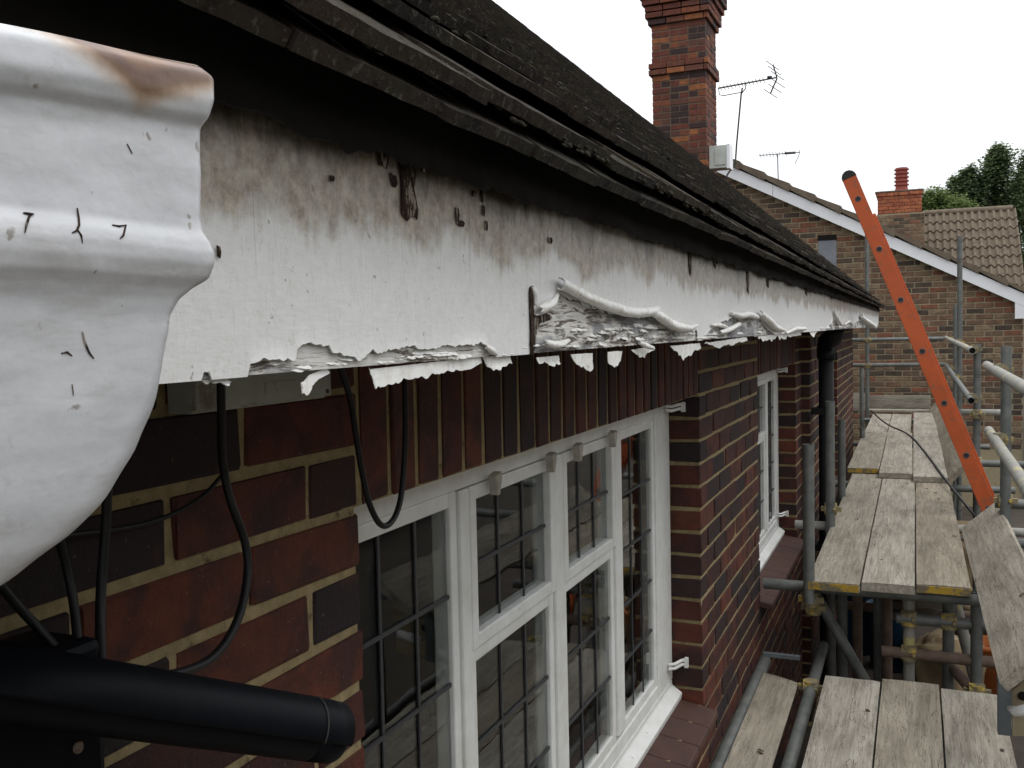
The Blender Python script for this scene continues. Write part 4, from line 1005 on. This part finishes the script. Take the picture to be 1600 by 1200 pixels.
# ---- ladder
def lad(px, py, y=5.9): return ony(px, py, y)
Lt = lad(1322, 266); Lb_dir = (lad(1509, 712) - lad(1340, 311)).normalized()
ladder = thing('extension_ladder', 'orange fibreglass extension ladder leaning over the scaffold rail, seen edge on', 'ladder', (1.0, 6.05, -2.5))
Lb_dir.y = 0; Lb_dir.normalize(); Ltop = Vector((Lt.x, 5.9, Lt.z)); sidep = Vector((Lb_dir.z, 0, -Lb_dir.x))
if sidep.x < 0: sidep = -sidep
def lp(s_, off, y): p = Ltop + Lb_dir * s_ + sidep * off; return Vector((p.x, y, p.z))
Lbot = (-2.5 - Ltop.z) / Lb_dir.z
def stile(y0, s0, s1, off, w=.080, t_=.03):
    """channel-section stile"""
    m_ = MB()
    def bx(o0, o1, ya, yb):
        vs = [lp(s_, o_, y) for s_ in (s0, s1) for o_ in (o0, o1) for y in (ya, yb)]
        m_.add(vs, [(0, 1, 3, 2), (4, 6, 7, 5), (0, 4, 5, 1), (2, 3, 7, 6), (0, 2, 6, 4), (1, 5, 7, 3)])
    bx(off - w / 2, off + w / 2, y0, y0 + .004)
    bx(off - w / 2, off - w / 2 + .005, y0 + .0045, y0 + t_); bx(off + w / 2 - .005, off + w / 2, y0 + .0045, y0 + t_)
    return m_.build('stile', 'orange', ladder, bevel=.002)
for ys_ in (5.9, 6.27):
    stile(ys_, .045, 3.1, 0); stile(ys_ + .034 if ys_ < 6 else ys_ - .034, .29, Lbot - .01, .013, .084, .03)
    m_ = MB(); seg = []
    for k_ in range(9): t__ = math.pi * k_ / 8; seg.append((.048 - .045 * math.sin(t__), -.042 * math.cos(t__)))
    vs = [lp(a_, b_, ys_ - .003) for a_, b_ in seg] + [lp(a_, b_, ys_ + .034) for a_, b_ in seg]
    m_.add(vs, [tuple(range(9)), tuple(range(17, 8, -1))] + [(k_, k_ + 9, k_ + 10, k_ + 1) for k_ in range(8)] + [(8, 17, 9, 0)])
    m_.build('end_cap', 'rubber', ladder, bevel=.003)
r0 = (lad(1340, 311) - lad(1322, 266)).length; pitch_r = ((lad(1509, 712) - lad(1340, 311)).length) / 5
k_ = 0
while r0 + k_ * pitch_r < Lbot - .1:
    s_ = r0 + k_ * pitch_r; off = 0 if s_ < 3.0 else .034
    MB().tube([lp(s_, off, 5.9 - .002), lp(s_, off, 6.30)], .0165, 14, hollow=.8).build('rung', 'rubber' if False else 'metal_grey', ladder, smooth=True)
    MB().tube([lp(s_, off, 5.8975), lp(s_, off, 5.8990)], .0125, 12).build('rung_plug', 'rubber', ladder)
    if k_ % 2 == 1:
        MB().tube([lp(s_ + pitch_r * .5, .034, 5.955), lp(s_ + pitch_r * .5, .034, 6.22)], .0165, 12).build('rung', 'metal_grey', ladder, smooth=True)
    k_ += 1

# ---- stuff lying low under and beside the scaffold
def sack(label, loc, size, seed, mt='sack'):
    import bmesh
    bm = bmesh.new(); bmesh.ops.create_icosphere(bm, subdivisions=4, radius=1)
    for v in bm.verts:
        p = v.co.copy(); n_ = noise.noise(p * 1.6 + Vector((seed, 0, 0))) * .28 + noise.noise(p * 4 + Vector((seed, 5, 0))) * .12
        p = Vector([math.copysign(abs(c_) ** .55, c_) for c_ in p]) * (1 + n_)
        v.co = Vector((p.x * size[0], p.y * size[1], max(p.z, -.85) * size[2]))
    me = bpy.data.meshes.new('rubble_sack'); bm.to_mesh(me); bm.free(); me.materials.append(MAT[mt]); me.shade_smooth()
    o = bpy.data.objects.new('rubble_sack', me); COL.objects.link(o); o.location = (loc[0], loc[1], loc[2] + size[2] * .85); o.rotation_euler = (0, 0, seed); return tag(o, label, 'sack')
sack('sand coloured rubble sack behind the scaffold props, under the walkway', (.20, 7.0, -2.5), (.22, .2, .2), 1.0)
sack('taller crumpled sand coloured sack beside the orange tub', (.52, 7.6, -2.5), (.3, .26, .3), 2.2)
sack('pale sack farthest back under the walkway', (.35, 9.2, -2.5), (.32, .3, .38), 3.1)
def lathe(prof, seg=24):
    m_ = MB(); vs = []; fs = []
    for r_, z in prof: vs += [(r_ * math.cos(6.2832 * j / seg), r_ * math.sin(6.2832 * j / seg), z) for j in range(seg)]
    for i in range(len(prof) - 1):
        for j in range(seg): k_ = (j + 1) % seg; fs.append((i * seg + j, i * seg + k_, (i + 1) * seg + k_, (i + 1) * seg + j))
    return m_.add(vs, fs)
def tub(nm, label, loc, r_, h, mt):
    t = thing(nm, label, 'tub', loc); o = lathe([(.001, 0), (r_ * .78, 0), (r_ * .95, h * .9), (r_ * 1.03, h * .92), (r_ * 1.03, h), (r_ * .93, h), (r_ * .76, .02), (.001, .02)]).build('bucket', mt, None, smooth=True); o.parent = t
    hd = MB().tube([(r_ * math.cos(q), .12 * math.sin(q * 1.0) * 0, h + r_ * .8 * math.sin(q)) for q in [math.pi * k_ / 10 for k_ in range(11)]], .006, 8).build('handle', 'rubber'); hd.parent = t
tub('plastic_tub', 'orange plastic tub standing by the sacks under the scaffold', (.40, 7.05, -2.5), .14, .36, 'orange_plastic')
tub('plastic_tub', 'blue plastic tub seen between the scaffold props, on the house side', (-.42, 7.7, -2.5), .17, .5, 'blue_plastic')
tub('plastic_tub', 'darker blue plastic tub to the right of the first under the boards', (-.17, 7.4, -2.5), .18, .46, 'blue_plastic')
blk = MB().box((.0, 7.3, -2.5), (.24, 7.6, -2.40)).box((.06, 7.35, -2.398), (.18, 7.55, -2.33)).build('concrete_block', 'mortar_gable', None, loc=(.1, 7.4, -2.5), bevel=.006); tag(blk, 'pale concrete blocks stacked on the ground under the walkway', 'block')
for k_, (x, y, z_) in enumerate(((-.10, 5.2, -1.475), (.10, 5.3, -1.47), (-.02, 5.25, -1.43), (.03, 5.15, -1.385))):
    board(('dark plank under the walkway, lowest on the house side', 'dark plank under the walkway, lowest on the outer side', 'dark plank in the middle of the small stack under the walkway', 'dark plank on top of the small stack under the walkway')[k_], (x, y, z_), (x + .02, y + 2.6, z_), .19, mt='bark', grp='dark planks stacked under the walkway')
for y in (5.5, 7.5): sm_split(tube((-.45, y, -1.54), (.44, y, -1.54), 'cross_tube', 'tube_rust'))
# metal work stand at the lower right
ws = thing('work_stand', 'grey metal work stand with a pale panel at the lower right edge beside the boards', 'stand', (.42, 3.3, -1.45))
def spt(px, py, y=3.35): return ony(px, py, y)
P_ = [spt(1569, 1140), spt(1569, 1064), spt(1603, 1036), spt(1700, 1036)]
for k_, (a_, b_) in enumerate(zip(P_, P_[1:])):
    d = (b_ - a_); m_ = MB(); q = d.to_track_quat('Y', 'Z').to_matrix().to_4x4(); L_ = d.length
    m_.box((-.019, -.012, -.019), (.019, L_ + .012, .019), Matrix.Translation(a_ + Vector((0, k_ * .002, 0))) @ q); m_.build('frame_bar', 'metal_grey', ws, bevel=.002)
m_ = MB(); pv = [spt(1582, 1150, 3.4), spt(1582, 1080, 3.4), spt(1606, 1058, 3.4), spt(1680, 1058, 3.4), spt(1680, 1150, 3.4)]
m_.add([p for p in pv] + [p + Vector((0, .02, 0)) for p in pv], [(0, 1, 2, 3, 4), (9, 8, 7, 6, 5)] + [(i, i + 5, (i + 1) % 5 + 5, (i + 1) % 5) for i in range(5)]); m_.build('panel', 'mortar_gable', ws)
q = spt(1598, 1088, 3.395); MB().tube([q, q + Vector((0, .004, 0))], .014, 16).build('panel_hole', 'dark', ws)
rag = MB().tube([spt(1576, 1106, 3.3), spt(1586, 1112, 3.28), spt(1600, 1110, 3.27), spt(1640, 1108, 3.27)], [.008, .016, .018, .016], 10).build('cloth_roll', 'cloth', None, smooth=True, loc=spt(1586, 1112, 3.28)); tag(rag, 'rolled white cloth hanging on the grey work stand', 'cloth')

# ================================================================== CHIMNEY BEYOND THE ROOF
ch = thing('brick_chimney', 'tall red brick chimney stack with corbelled top rising behind the mossy roof', 'chimney', (-2.66, 12.05, -2.5))
CX0, CX1, CY0, CY1 = -2.985, -2.33, 11.7, 12.36
cm = MB(); cm.box((CX0 + .005, CY0 + .005, -2.5), (CX1 - .005, CY1 - .005, 4.36)); stack = cm.build('stack_core', 'mortar_chimney', ch)
cb = BrickSet(ch=.003)
corb = lambda z: .035 if 3.10 < z < 3.24 else (.035 if 3.72 < z < 3.80 else (.065 if 3.80 < z < 3.90 else (.095 if 3.90 < z < 3.98 else (.125 if 3.98 < z < 4.15 else (.09 if z > 4.15 else 0)))))
z = .6; k_ = 0
while z < 4.34:
    e_ = corb(z + .03); x0, x1, y0, y1 = CX0 - e_, CX1 + e_, CY0 - e_, CY1 + e_
    st = .2145 if k_ % 2 == 0 else .1015
    def run(a_, b_, half):
        out = []; p = a_; first = True
        while p < b_ - .02:
            l_ = (.2145 if not half else .1015); l_ = min(l_, b_ - p)
            if b_ - (p + l_) < .05: l_ = b_ - p
            out.append((p + l_ / 2, l_ if l_ < .05 else l_ - 0)); p += l_ + .0115
        return out
    for c_, l_ in run(x0, x1, k_ % 2 == 1 and e_ == 0):
        cb.put((c_, y0 + .051, z + .0325), l_, 'x')
    for c_, l_ in run(y0 + .115, y1, k_ % 2 == 0 and e_ == 0): cb.put((x1 - .051, c_, z + .0325), l_, 'y')
    if e_ > 0 or k_ % 2 == 0:
        for c_, l_ in run(y0 + .115, y1, False): cb.put((x0 + .051, c_, z + .0325), l_, 'y')
    else:
        for c_, l_ in run(y0 + .115, y1, True): cb.put((x0 + .051, c_, z + .0325), l_, 'y')
    z += .0755; k_ += 1
place_pieces('brick', cb.p, cb.meshes, 'brick_chimney', stack)
cp = MB(); cp.box((CX0 - .06, CY0 - .06, 4.36), (CX1 + .06, CY1 + .06, 4.40)); cp.build('flaunching', 'mortar_chimney', ch)
pt = lathe([(.13, 4.40), (.12, 4.7), (.14, 4.72), (.14, 4.76), (.11, 4.76), (.10, 4.45)]); o = pt.build('chimney_pot', 'pot'); o.parent = ch; o.location = Vector((-2.66, 12.05, 0)) - Vector(ch.location)
# alarm style box on the side of the stack
ab = thing('wall_box', 'pale grey rectangular box fixed low on the side of the tall chimney', 'box', (-2.2, 11.9, 1.94))
a_ = ony(1119, 228, 11.85); b_ = ony(1140, 262, 11.85)
MB().box((-2.326, 11.82, b_.z), (b_.x - .03, 12.02, a_.z)).build('housing', 'grey_plastic', ab, bevel=.006)
MB().box((b_.x - .03, 11.815, b_.z - .012), (b_.x + .01, 12.03, a_.z + .01)).build('back_frame', 'upvc', ab, bevel=.004)
MB().box((a_.x - .01, 11.812, b_.z + .04), (b_.x - .045, 11.8195, a_.z - .035)).build('louvre_panel', 'grey_plastic', ab)

# ================================================================== AERIALS
ta = thing('tv_aerial', 'large television aerial with X reflectors on a thin leaning mast beside the chimney', 'aerial', ony(1135, 275, 12.5))
Q = lambda px, py, dyy=0: ony(px, py, 12.5) + Vector((0, dyy, 0))
MB().tube([Q(1132, 282), Q(1137, 272), Q(1149, 255), Q(1151, 225), Q(1158, 148), Q(1160, 137)], .011, 8).build('mast', 'aerial', ta)
MB().tube([Q(1122, 138), Q(1160, 131), Q(1214, 121)], .010, 8).build('boom', 'aerial', ta)
MB().tube([Q(1123, 139), Q(1124, 148), Q(1130, 149.5), Q(1160, 144)], .006, 6).build('support_arm', 'aerial', ta)
MB().tube([Q(1164, 131), Q(1165, 138), Q(1159, 146)], .007, 6).build('clamp', 'aerial', ta)
MB().tube([Q(1199, 121), Q(1206, 121)], .022, 8).build('dipole_box', 'aerial', ta)
MB().tube([Q(1208, 101), Q(1213, 118), Q(1214, 123), Q(1209, 134), Q(1204, 146)], .010, 6).build('reflector_arm', 'aerial', ta)
for (px, py) in ((1207, 101), (1210, 109), (1215, 117), (1216, 129), (1211, 137), (1204, 145)):
    MB().tube([Q(px, py, 0) + Vector((-.05, -.22, .0)), Q(px, py, 0) + Vector((.05, .22, -.02))], .005, 5).build('reflector_rod', 'aerial', ta)
for k_ in range(13):
    c = Q(1126 + k_ * 5.6, 138 - k_ * 1.05); MB().tube([c + Vector((0, -.09, .012)), c + Vector((0, .09, -.012))], .004, 5).build('director_rod', 'aerial', ta)
t2 = thing('tv_aerial', 'small distant television aerial on a thin mast above the gable roof', 'aerial', ony(1216, 284, 17.5))
Q2 = lambda px, py, dyy=0: ony(px, py, 17.5) + Vector((0, dyy, 0))
MB().tube([Q2(1216, 284), Q2(1215, 240)], .010, 6).build('mast', 'aerial', t2)
MB().tube([Q2(1186, 243), Q2(1250, 238)], .008, 6).build('boom', 'aerial', t2); MB().tube([Q2(1226, 239.5), Q2(1243, 238.5)], .022, 8).build('dipole_box', 'aerial', t2)
for k_ in range(9): c = Q2(1188 + k_ * 5, 243 - k_ * .4); MB().tube([c + Vector((0, -.08, .03)), c + Vector((0, .08, -.03))], .004, 4).build('director_rod', 'aerial', t2)
MB().tube([Q2(1250, 234), Q2(1248, 244), Q2(1242, 256)], .006, 5).build('reflector_rod', 'aerial', t2)

# ================================================================== GABLE HOUSE
GY = 14.3
gh = thing('gable_house', 'neighbouring house with mixed brick gable wall and white bargeboard behind the scaffold', 'house', (-1.5, GY, -2.5))
ztop = lambda x: 2.366 - .5215 * (x + 2.56)              # top edge of the bargeboard
XL, XR = -5.2, 1.30
wallp = [(-9.1, -2.5), (XR, -2.5), (XR, ztop(XR) - .12), (XL, ztop(XL) - .12), (-9.1, ztop(XR) - .12)]
core = MB().prism([(x, z) for x, z in wallp], GY + .006, GY + .3).build('wall', 'mortar_gable', gh)
gb = BrickSet(H_=.059, ch=.003)
z = -1.7; k_ = 0
WIN = (-1.286, -1.035, .45, 1.27)
while z < 3.4:
    a_ = -3.9; b_ = min(XR, -2.56 + (2.366 - (z + .075) - .14) / .5215)
    if b_ > a_ + .2:
        segs = [(a_, b_)]
        if WIN[2] < z + .03 < WIN[3]: segs = [(a_, WIN[0]), (WIN[1], b_)]
        for si, (p, q) in enumerate(segs):
            off = (k_ % 2) * .113; y = p - off
            while y < q - .03:
                s0, s1 = max(y, p), min(y + .2095, q - .002)
                if s1 - s0 > .03: gb.put(((s0 + s1) / 2, GY + .049, z + .0325), s1 - s0, 'x')
                y += .226
    z += .0755; k_ += 1
place_pieces('brick', gb.p, gb.meshes, 'brick_gable', core)
MB().box((WIN[0] + .004, GY - .004, WIN[2]), (WIN[1] - .004, GY + .004, WIN[3] - .075)).build('window_panel', 'patch_panel', gh)
MB().box((WIN[0], GY - .012, WIN[3] - .073), (WIN[1], GY + .005, WIN[3] + .0)).build('lintel', 'dark', gh)
def bargepoly(x0, x1, up_, dn): return [(x0, ztop(x0) + up_), (x1, ztop(x1) + up_), (x1, ztop(x1) - dn), (x0, ztop(x0) - dn)]
for x0, x1 in ((-4.6, -1.892), (-1.886, 1.40)): MB().prism(bargepoly(x0, x1, 0, .165), GY - .11, GY - .085).build('bargeboard', 'upvc', gh)
MB().prism([(1.19, ztop(1.19) - .168), (1.40, ztop(1.40) - .168), (1.40, ztop(1.40) - .27), (1.19, ztop(1.40) - .27)], GY - .11, GY - .087).build('box_end', 'upvc', gh)
MB().prism(bargepoly(-4.6, 1.38, -.14, .160), GY - .084, GY - .001).build('soffit', 'upvc', gh)
# verge tiles: stepped courses, each its own piece
x = 1.45; k_ = 0; vt = []
while x > -4.6:
    x1 = x; x0 = x - .345; th = .055 + .012 * min(6, max(0, (1.0 - x)))
    r_ = MB(); zl = lambda q: ztop(q) + .005
    r_.prism([(x1, zl(x1)), (x1, zl(x1) + th + .03), (x0 - .05, zl(x0 - .05) + th - .0), (x0 - .05, zl(x0 - .05) + .03)], GY - .14 - .002 * (k_ % 2), GY + .18); r_.build('verge_tile', 'verge_tile', gh); x = x0; k_ += 1
rf = MB().add([(1.45, GY + .18, ztop(1.45) + .03), (XL, GY + .18, ztop(XL) + .06), (XL, GY + 7, ztop(XL) + .06), (1.45, GY + 7, ztop(1.45) + .03)], [(0, 1, 2, 3)])
rf.add([(XL, GY + .18, ztop(XL) + .06), (-9.2, GY + .18, ztop(1.45)), (-9.2, GY + 7, ztop(1.45)), (XL, GY + 7, ztop(XL) + .06)], [(0, 1, 2, 3)]); rf.build('roof', 'verge_tile', gh)
sw = MB().box((XR - .3, GY + .31, -2.5), (XR - .006, GY + 7, .2)).box((-9.1, GY + 6.7, -2.5), (XR - .31, GY + 7, .2)).build('side_wall', 'mortar_gable', gh)
MB().tube([(1.36, GY - .04, -2.5), (1.36, GY - .04, .05)], .035, 12).build('drainpipe', 'upvc', gh, smooth=True)

# ================================================================== THIRD HOUSE
ty = 23.0
th3 = thing('distant_house', 'farther house with brown pantiled roof and orange brick chimney with ribbed pot', 'house', (.5, ty, -2.5))
lw = MB().box((-.815, ty, -2.5), (.16, ty + .9, 2.43)).build('wall', 'mortar_gable', th3)
q3 = BrickSet(ch=.003); z = .9; k_ = 0
while z < 2.38:
    for c_, l_ in fill_course(-.815, .16, k_ % 2 == 0): q3.put((c_, ty + .04, z + .0325), l_, 'x')
    z += .0755; k_ += 1
place_pieces('brick', q3.p, q3.meshes, 'brick_gable', lw)
st3 = MB().box((-.795, ty + .01, 2.432), (.095, ty + .85, 2.90)).build('chimney', 'mortar_chimney', th3)
q4 = BrickSet(ch=.003); z = 2.437; k_ = 0
while z < 2.86:
    e_ = .025 if k_ > 4 else 0
    for c_, l_ in fill_course(-.80 - e_, .11 + e_, k_ % 2 == 0, j=.008): q4.put((c_, ty + .04 - e_, z + .034), l_, 'x', H_=.069)
    for c_, l_ in fill_course(ty + .1 - e_, ty + .85, k_ % 2 == 1, j=.008): q4.put((-.80 - e_ + .05, c_, z + .034), l_, 'y', H_=.069)
    z += .0765; k_ += 1
place_pieces('brick', q4.p, q4.meshes, 'brick_orange', st3)
MB().box((-.85, ty - .04, 2.902), (.14, ty + .9, 2.93)).build('chimney_cap', 'mortar_chimney', th3)
pr_ = [(.155, 2.93), (.135, 3.0)]
for k_ in range(5): z_ = 3.05 + k_ * .085; pr_ += [(.125, z_), (.125, z_ + .02), (.155, z_ + .03), (.155, z_ + .055), (.125, z_ + .065)]
pr_ += [(.13, 3.47), (.09, 3.47), (.09, 3.2)]
o = lathe(pr_, 20).build('chimney_pot', 'pot', None, smooth=False); o.parent = th3; o.location = Vector((-.31, ty + .4, 0)) - Vector(th3.location)
# pantiled roof: every tile rounded and stepped
RY1, RZ1 = ty + 2.0, 2.56; sl3 = .86
rv = Vector((0, -1, -sl3)).normalized(); rn = Vector((0, -sl3, 1)).normalized()
x0r, x1r = .14, 2.02
bkd = MB().add([(x0r, RY1, RZ1), (x1r, RY1, RZ1), (x1r, RY1 - 4, RZ1 - 4 * sl3), (x0r, RY1 - 4, RZ1 - 4 * sl3), (x0r, RY1 + 4, RZ1 - 4 * sl3), (x1r, RY1 + 4, RZ1 - 4 * sl3)], [(0, 1, 2, 3), (0, 4, 5, 1), (0, 3, 4), (1, 5, 2)])
rof = bkd.build('roof', 'pantile', th3)
pm = []
for q in range(4):
    vs = []; fs = []; W_ = .150; L_ = .39; n_ = 8
    for i in range(n_ + 1):
        w_ = W_ * i / n_ - W_ / 2; h = .022 + .034 * math.cos(6.283 * (i / n_) + .4)
        for (l_, hh) in ((0, h + .012), (0, h + .034), (L_, h), (L_, h - .012)): vs.append((w_, l_ + random.uniform(-.003, .003), hh))
    for i in range(n_):
        a_ = i * 4; b_ = a_ + 4; fs += [(a_, a_ + 1, b_ + 1, b_), (a_ + 1, a_ + 2, b_ + 2, b_ + 1)]
    pm.append(MB().add(vs, fs).mesh('pantile'))
pcs = []; s_ = .05
while s_ < 3.6:
    x = x0r + .08
    while x < x1r:
        O = Vector((x, RY1, RZ1)) + rv * (s_ + .36) + rn * .005
        R = Matrix((Vector((1, 0, 0)), -rv, rn)).transposed().to_4x4()
        pcs.append((random.randrange(4), Matrix.Translation(O) @ R @ Matrix.Rotation(random.gauss(0, .012), 4, 'Z'), .03)); x += .150
    s_ += .345
place_pieces('pantile', pcs, pm, 'pantile', rof)
MB().tube([(x0r, RY1, RZ1 + .03), (x1r + .02, RY1, RZ1 + .03)], .075, 12).build('ridge_tile', 'verge_tile', th3)
MB().box((x0r + .05, ty + .0, -2.5), (x1r - .05, ty + 4, .55)).build('lower_wall', 'mortar_gable', th3)

# ================================================================== TREES
def tree(name, label, base, h, blobs, nleaf, leaf, mt, droop, seed, group=None):
    rnd = random.Random(seed); t = thing(name, label, 'tree', base, group); base = Vector(base)
    tr = MB(); tr.tube([base, base + Vector((.1, 0, h * .45)), base + Vector((-.05, .1, h * .85))], [.22, .15, .04], 10)
    for c, r_ in blobs: tr.tube([base + Vector((0, 0, h * .45)), (base + Vector((0, 0, h * .6))).lerp(c, .4), c], [.09, .06, .015], 6)
    tr.build('trunk', 'bark', t, smooth=True)
    cr = MB(); vs = []; fs = []
    per = nleaf // len(blobs)
    for c, r_ in blobs:
        made = 0
        while made < per:
            d = Vector((rnd.gauss(0, 1), rnd.gauss(0, 1), rnd.gauss(0, 1))).normalized() * (r_.x * rnd.random() ** .45)
            p = c + Vector((d.x, d.y, d.z * r_.y / r_.x))
            if noise.noise(p * 1.1) < -.02: made += 1; continue
            n_ = rnd.randint(6, 14)
            sway = Vector((rnd.gauss(0, .02), rnd.gauss(0, .02), 0))
            for k_ in range(n_):                       # leaves strung along a drooping twig
                q = p + sway * k_ + Vector((rnd.gauss(0, .05), rnd.gauss(0, .05), -droop * k_ * .09 + rnd.gauss(0, .03)))
                a_ = rnd.random() * 6.283; l_ = leaf * rnd.uniform(.6, 1.3)
                u = Vector((math.cos(a_), math.sin(a_), rnd.uniform(-.9, .3))).normalized() * l_; w = Vector((-math.sin(a_), math.cos(a_), rnd.uniform(-.5, .5))).normalized() * l_ * .36
                o = len(vs); vs += [q, q + u * .5 + w, q + u, q + u * .5 - w]; fs.append((o, o + 1, o + 2, o + 3)); made += 1
    cr.v = [tuple(v) for v in vs]; cr.f = fs
    me = cr.mesh('crown'); me.materials.append(MAT[mt]); o = bpy.data.objects.new('crown', me); COL.objects.link(o); o.parent = t; o.location = -base
T = lambda px, py, y: ony(px, py, y)
V2 = lambda a_, b_: Vector((a_, b_))
tree('willow_tree', 'tall weeping green tree with drooping foliage behind the pantiled roof at the right edge', (T(1590, 400, 36).x + .6, 36, -2.5), 7.5,
     [(T(1505, 268, 36), V2(.35, .7)), (T(1478, 318, 36), V2(.5, .5)), (T(1562, 272, 36), V2(.75, 1.1)), (T(1530, 318, 36), V2(1.0, 1.0)), (T(1598, 300, 36), V2(1.0, 1.5)), (T(1500, 290, 36), V2(.42, .6)), (T(1496, 335, 36), V2(.65, .5)), (T(1620, 380, 36), V2(1.3, 1.5)), (T(1600, 440, 36), V2(1.0, 1.0)), (T(1560, 244, 36), V2(.28, .5)), (T(1625, 250, 36), V2(.7, .8))], 70000, .12, 'leaf', 1.0, 3)
tree('bushy_tree', 'lighter green bushy tree just right of the orange brick chimney', (T(1450, 330, 30).x, 30, -2.5), 5.5,
     [(T(1462, 312, 30), V2(.5, .45)), (T(1444, 318, 30), V2(.38, .4)), (T(1490, 322, 30), V2(.6, .4))], 9000, .09, 'leaf_light', .3, 5)
# garden the windows mirror: hedge and shrubs on the far side of the drive
rg = random.Random(11)
def hedge(nm, label, x0, x1, y0, y1, h, n_, mt):
    vs = []; fs = []
    for _ in range(n_):
        x = rg.uniform(x0, x1); y = rg.uniform(y0, y1); hh = h * (.75 + .35 * noise.noise((x * .8, y * .5, 0))); z = -2.5 + hh * rg.random() ** .6
        a_ = rg.random() * 6.283; l_ = rg.uniform(.05, .11); u = Vector((math.cos(a_), math.sin(a_), rg.uniform(-.6, .6))) * l_; w = Vector((-math.sin(a_), math.cos(a_), rg.uniform(-.6, .6))) * l_ * .5
        o = len(vs); p = Vector((x, y, z)); vs += [p, p + u * .5 + w, p + u, p + u * .5 - w]; fs.append((o, o + 1, o + 2, o + 3))
    me = MB(); me.v = [tuple(v) for v in vs]; me.f = fs; o = me.build(nm, mt, None, loc=((x0 + x1) / 2, (y0 + y1) / 2, -2.5)); tag(o, label, 'hedge')
hedge('garden_hedge', 'long green garden hedge across the drive, mirrored in the windows', 7.0, 8.2, -4, 24, 2.6, 26000, 'leaf')
nb = thing('light_blocking_house', 'added house across the drive blocking low side light, seen only mirrored in the windows', 'house', (12, 4, -2.5))  # unseen house added to cut low sky light from the side
MB().box((10, -7, -2.5), (16, 11.5, 2.6)).build('wall', 'mortar_gable', nb)
MB().prism([(9.7, 2.5), (16.3, 2.5), (13, 5.2)], -7.3, 11.8).build('roof', 'verge_tile', nb)
for yy in (-4, -.5, 3, 6.5, 9.5):
    MB().box((9.96, yy, -1.4), (9.99, yy + 1.3, -.1)).build('window', 'upvc', nb); MB().box((9.93, yy + .08, -1.32), (9.955, yy + 1.22, -.18)).build('window_glass', 'black_plastic', nb)
hedge('low_shrub', 'low flowering shrub bed in front of the hedge, mirrored in the windows', 4.6, 5.6, 2, 12, .8, 9000, 'leaf_light')
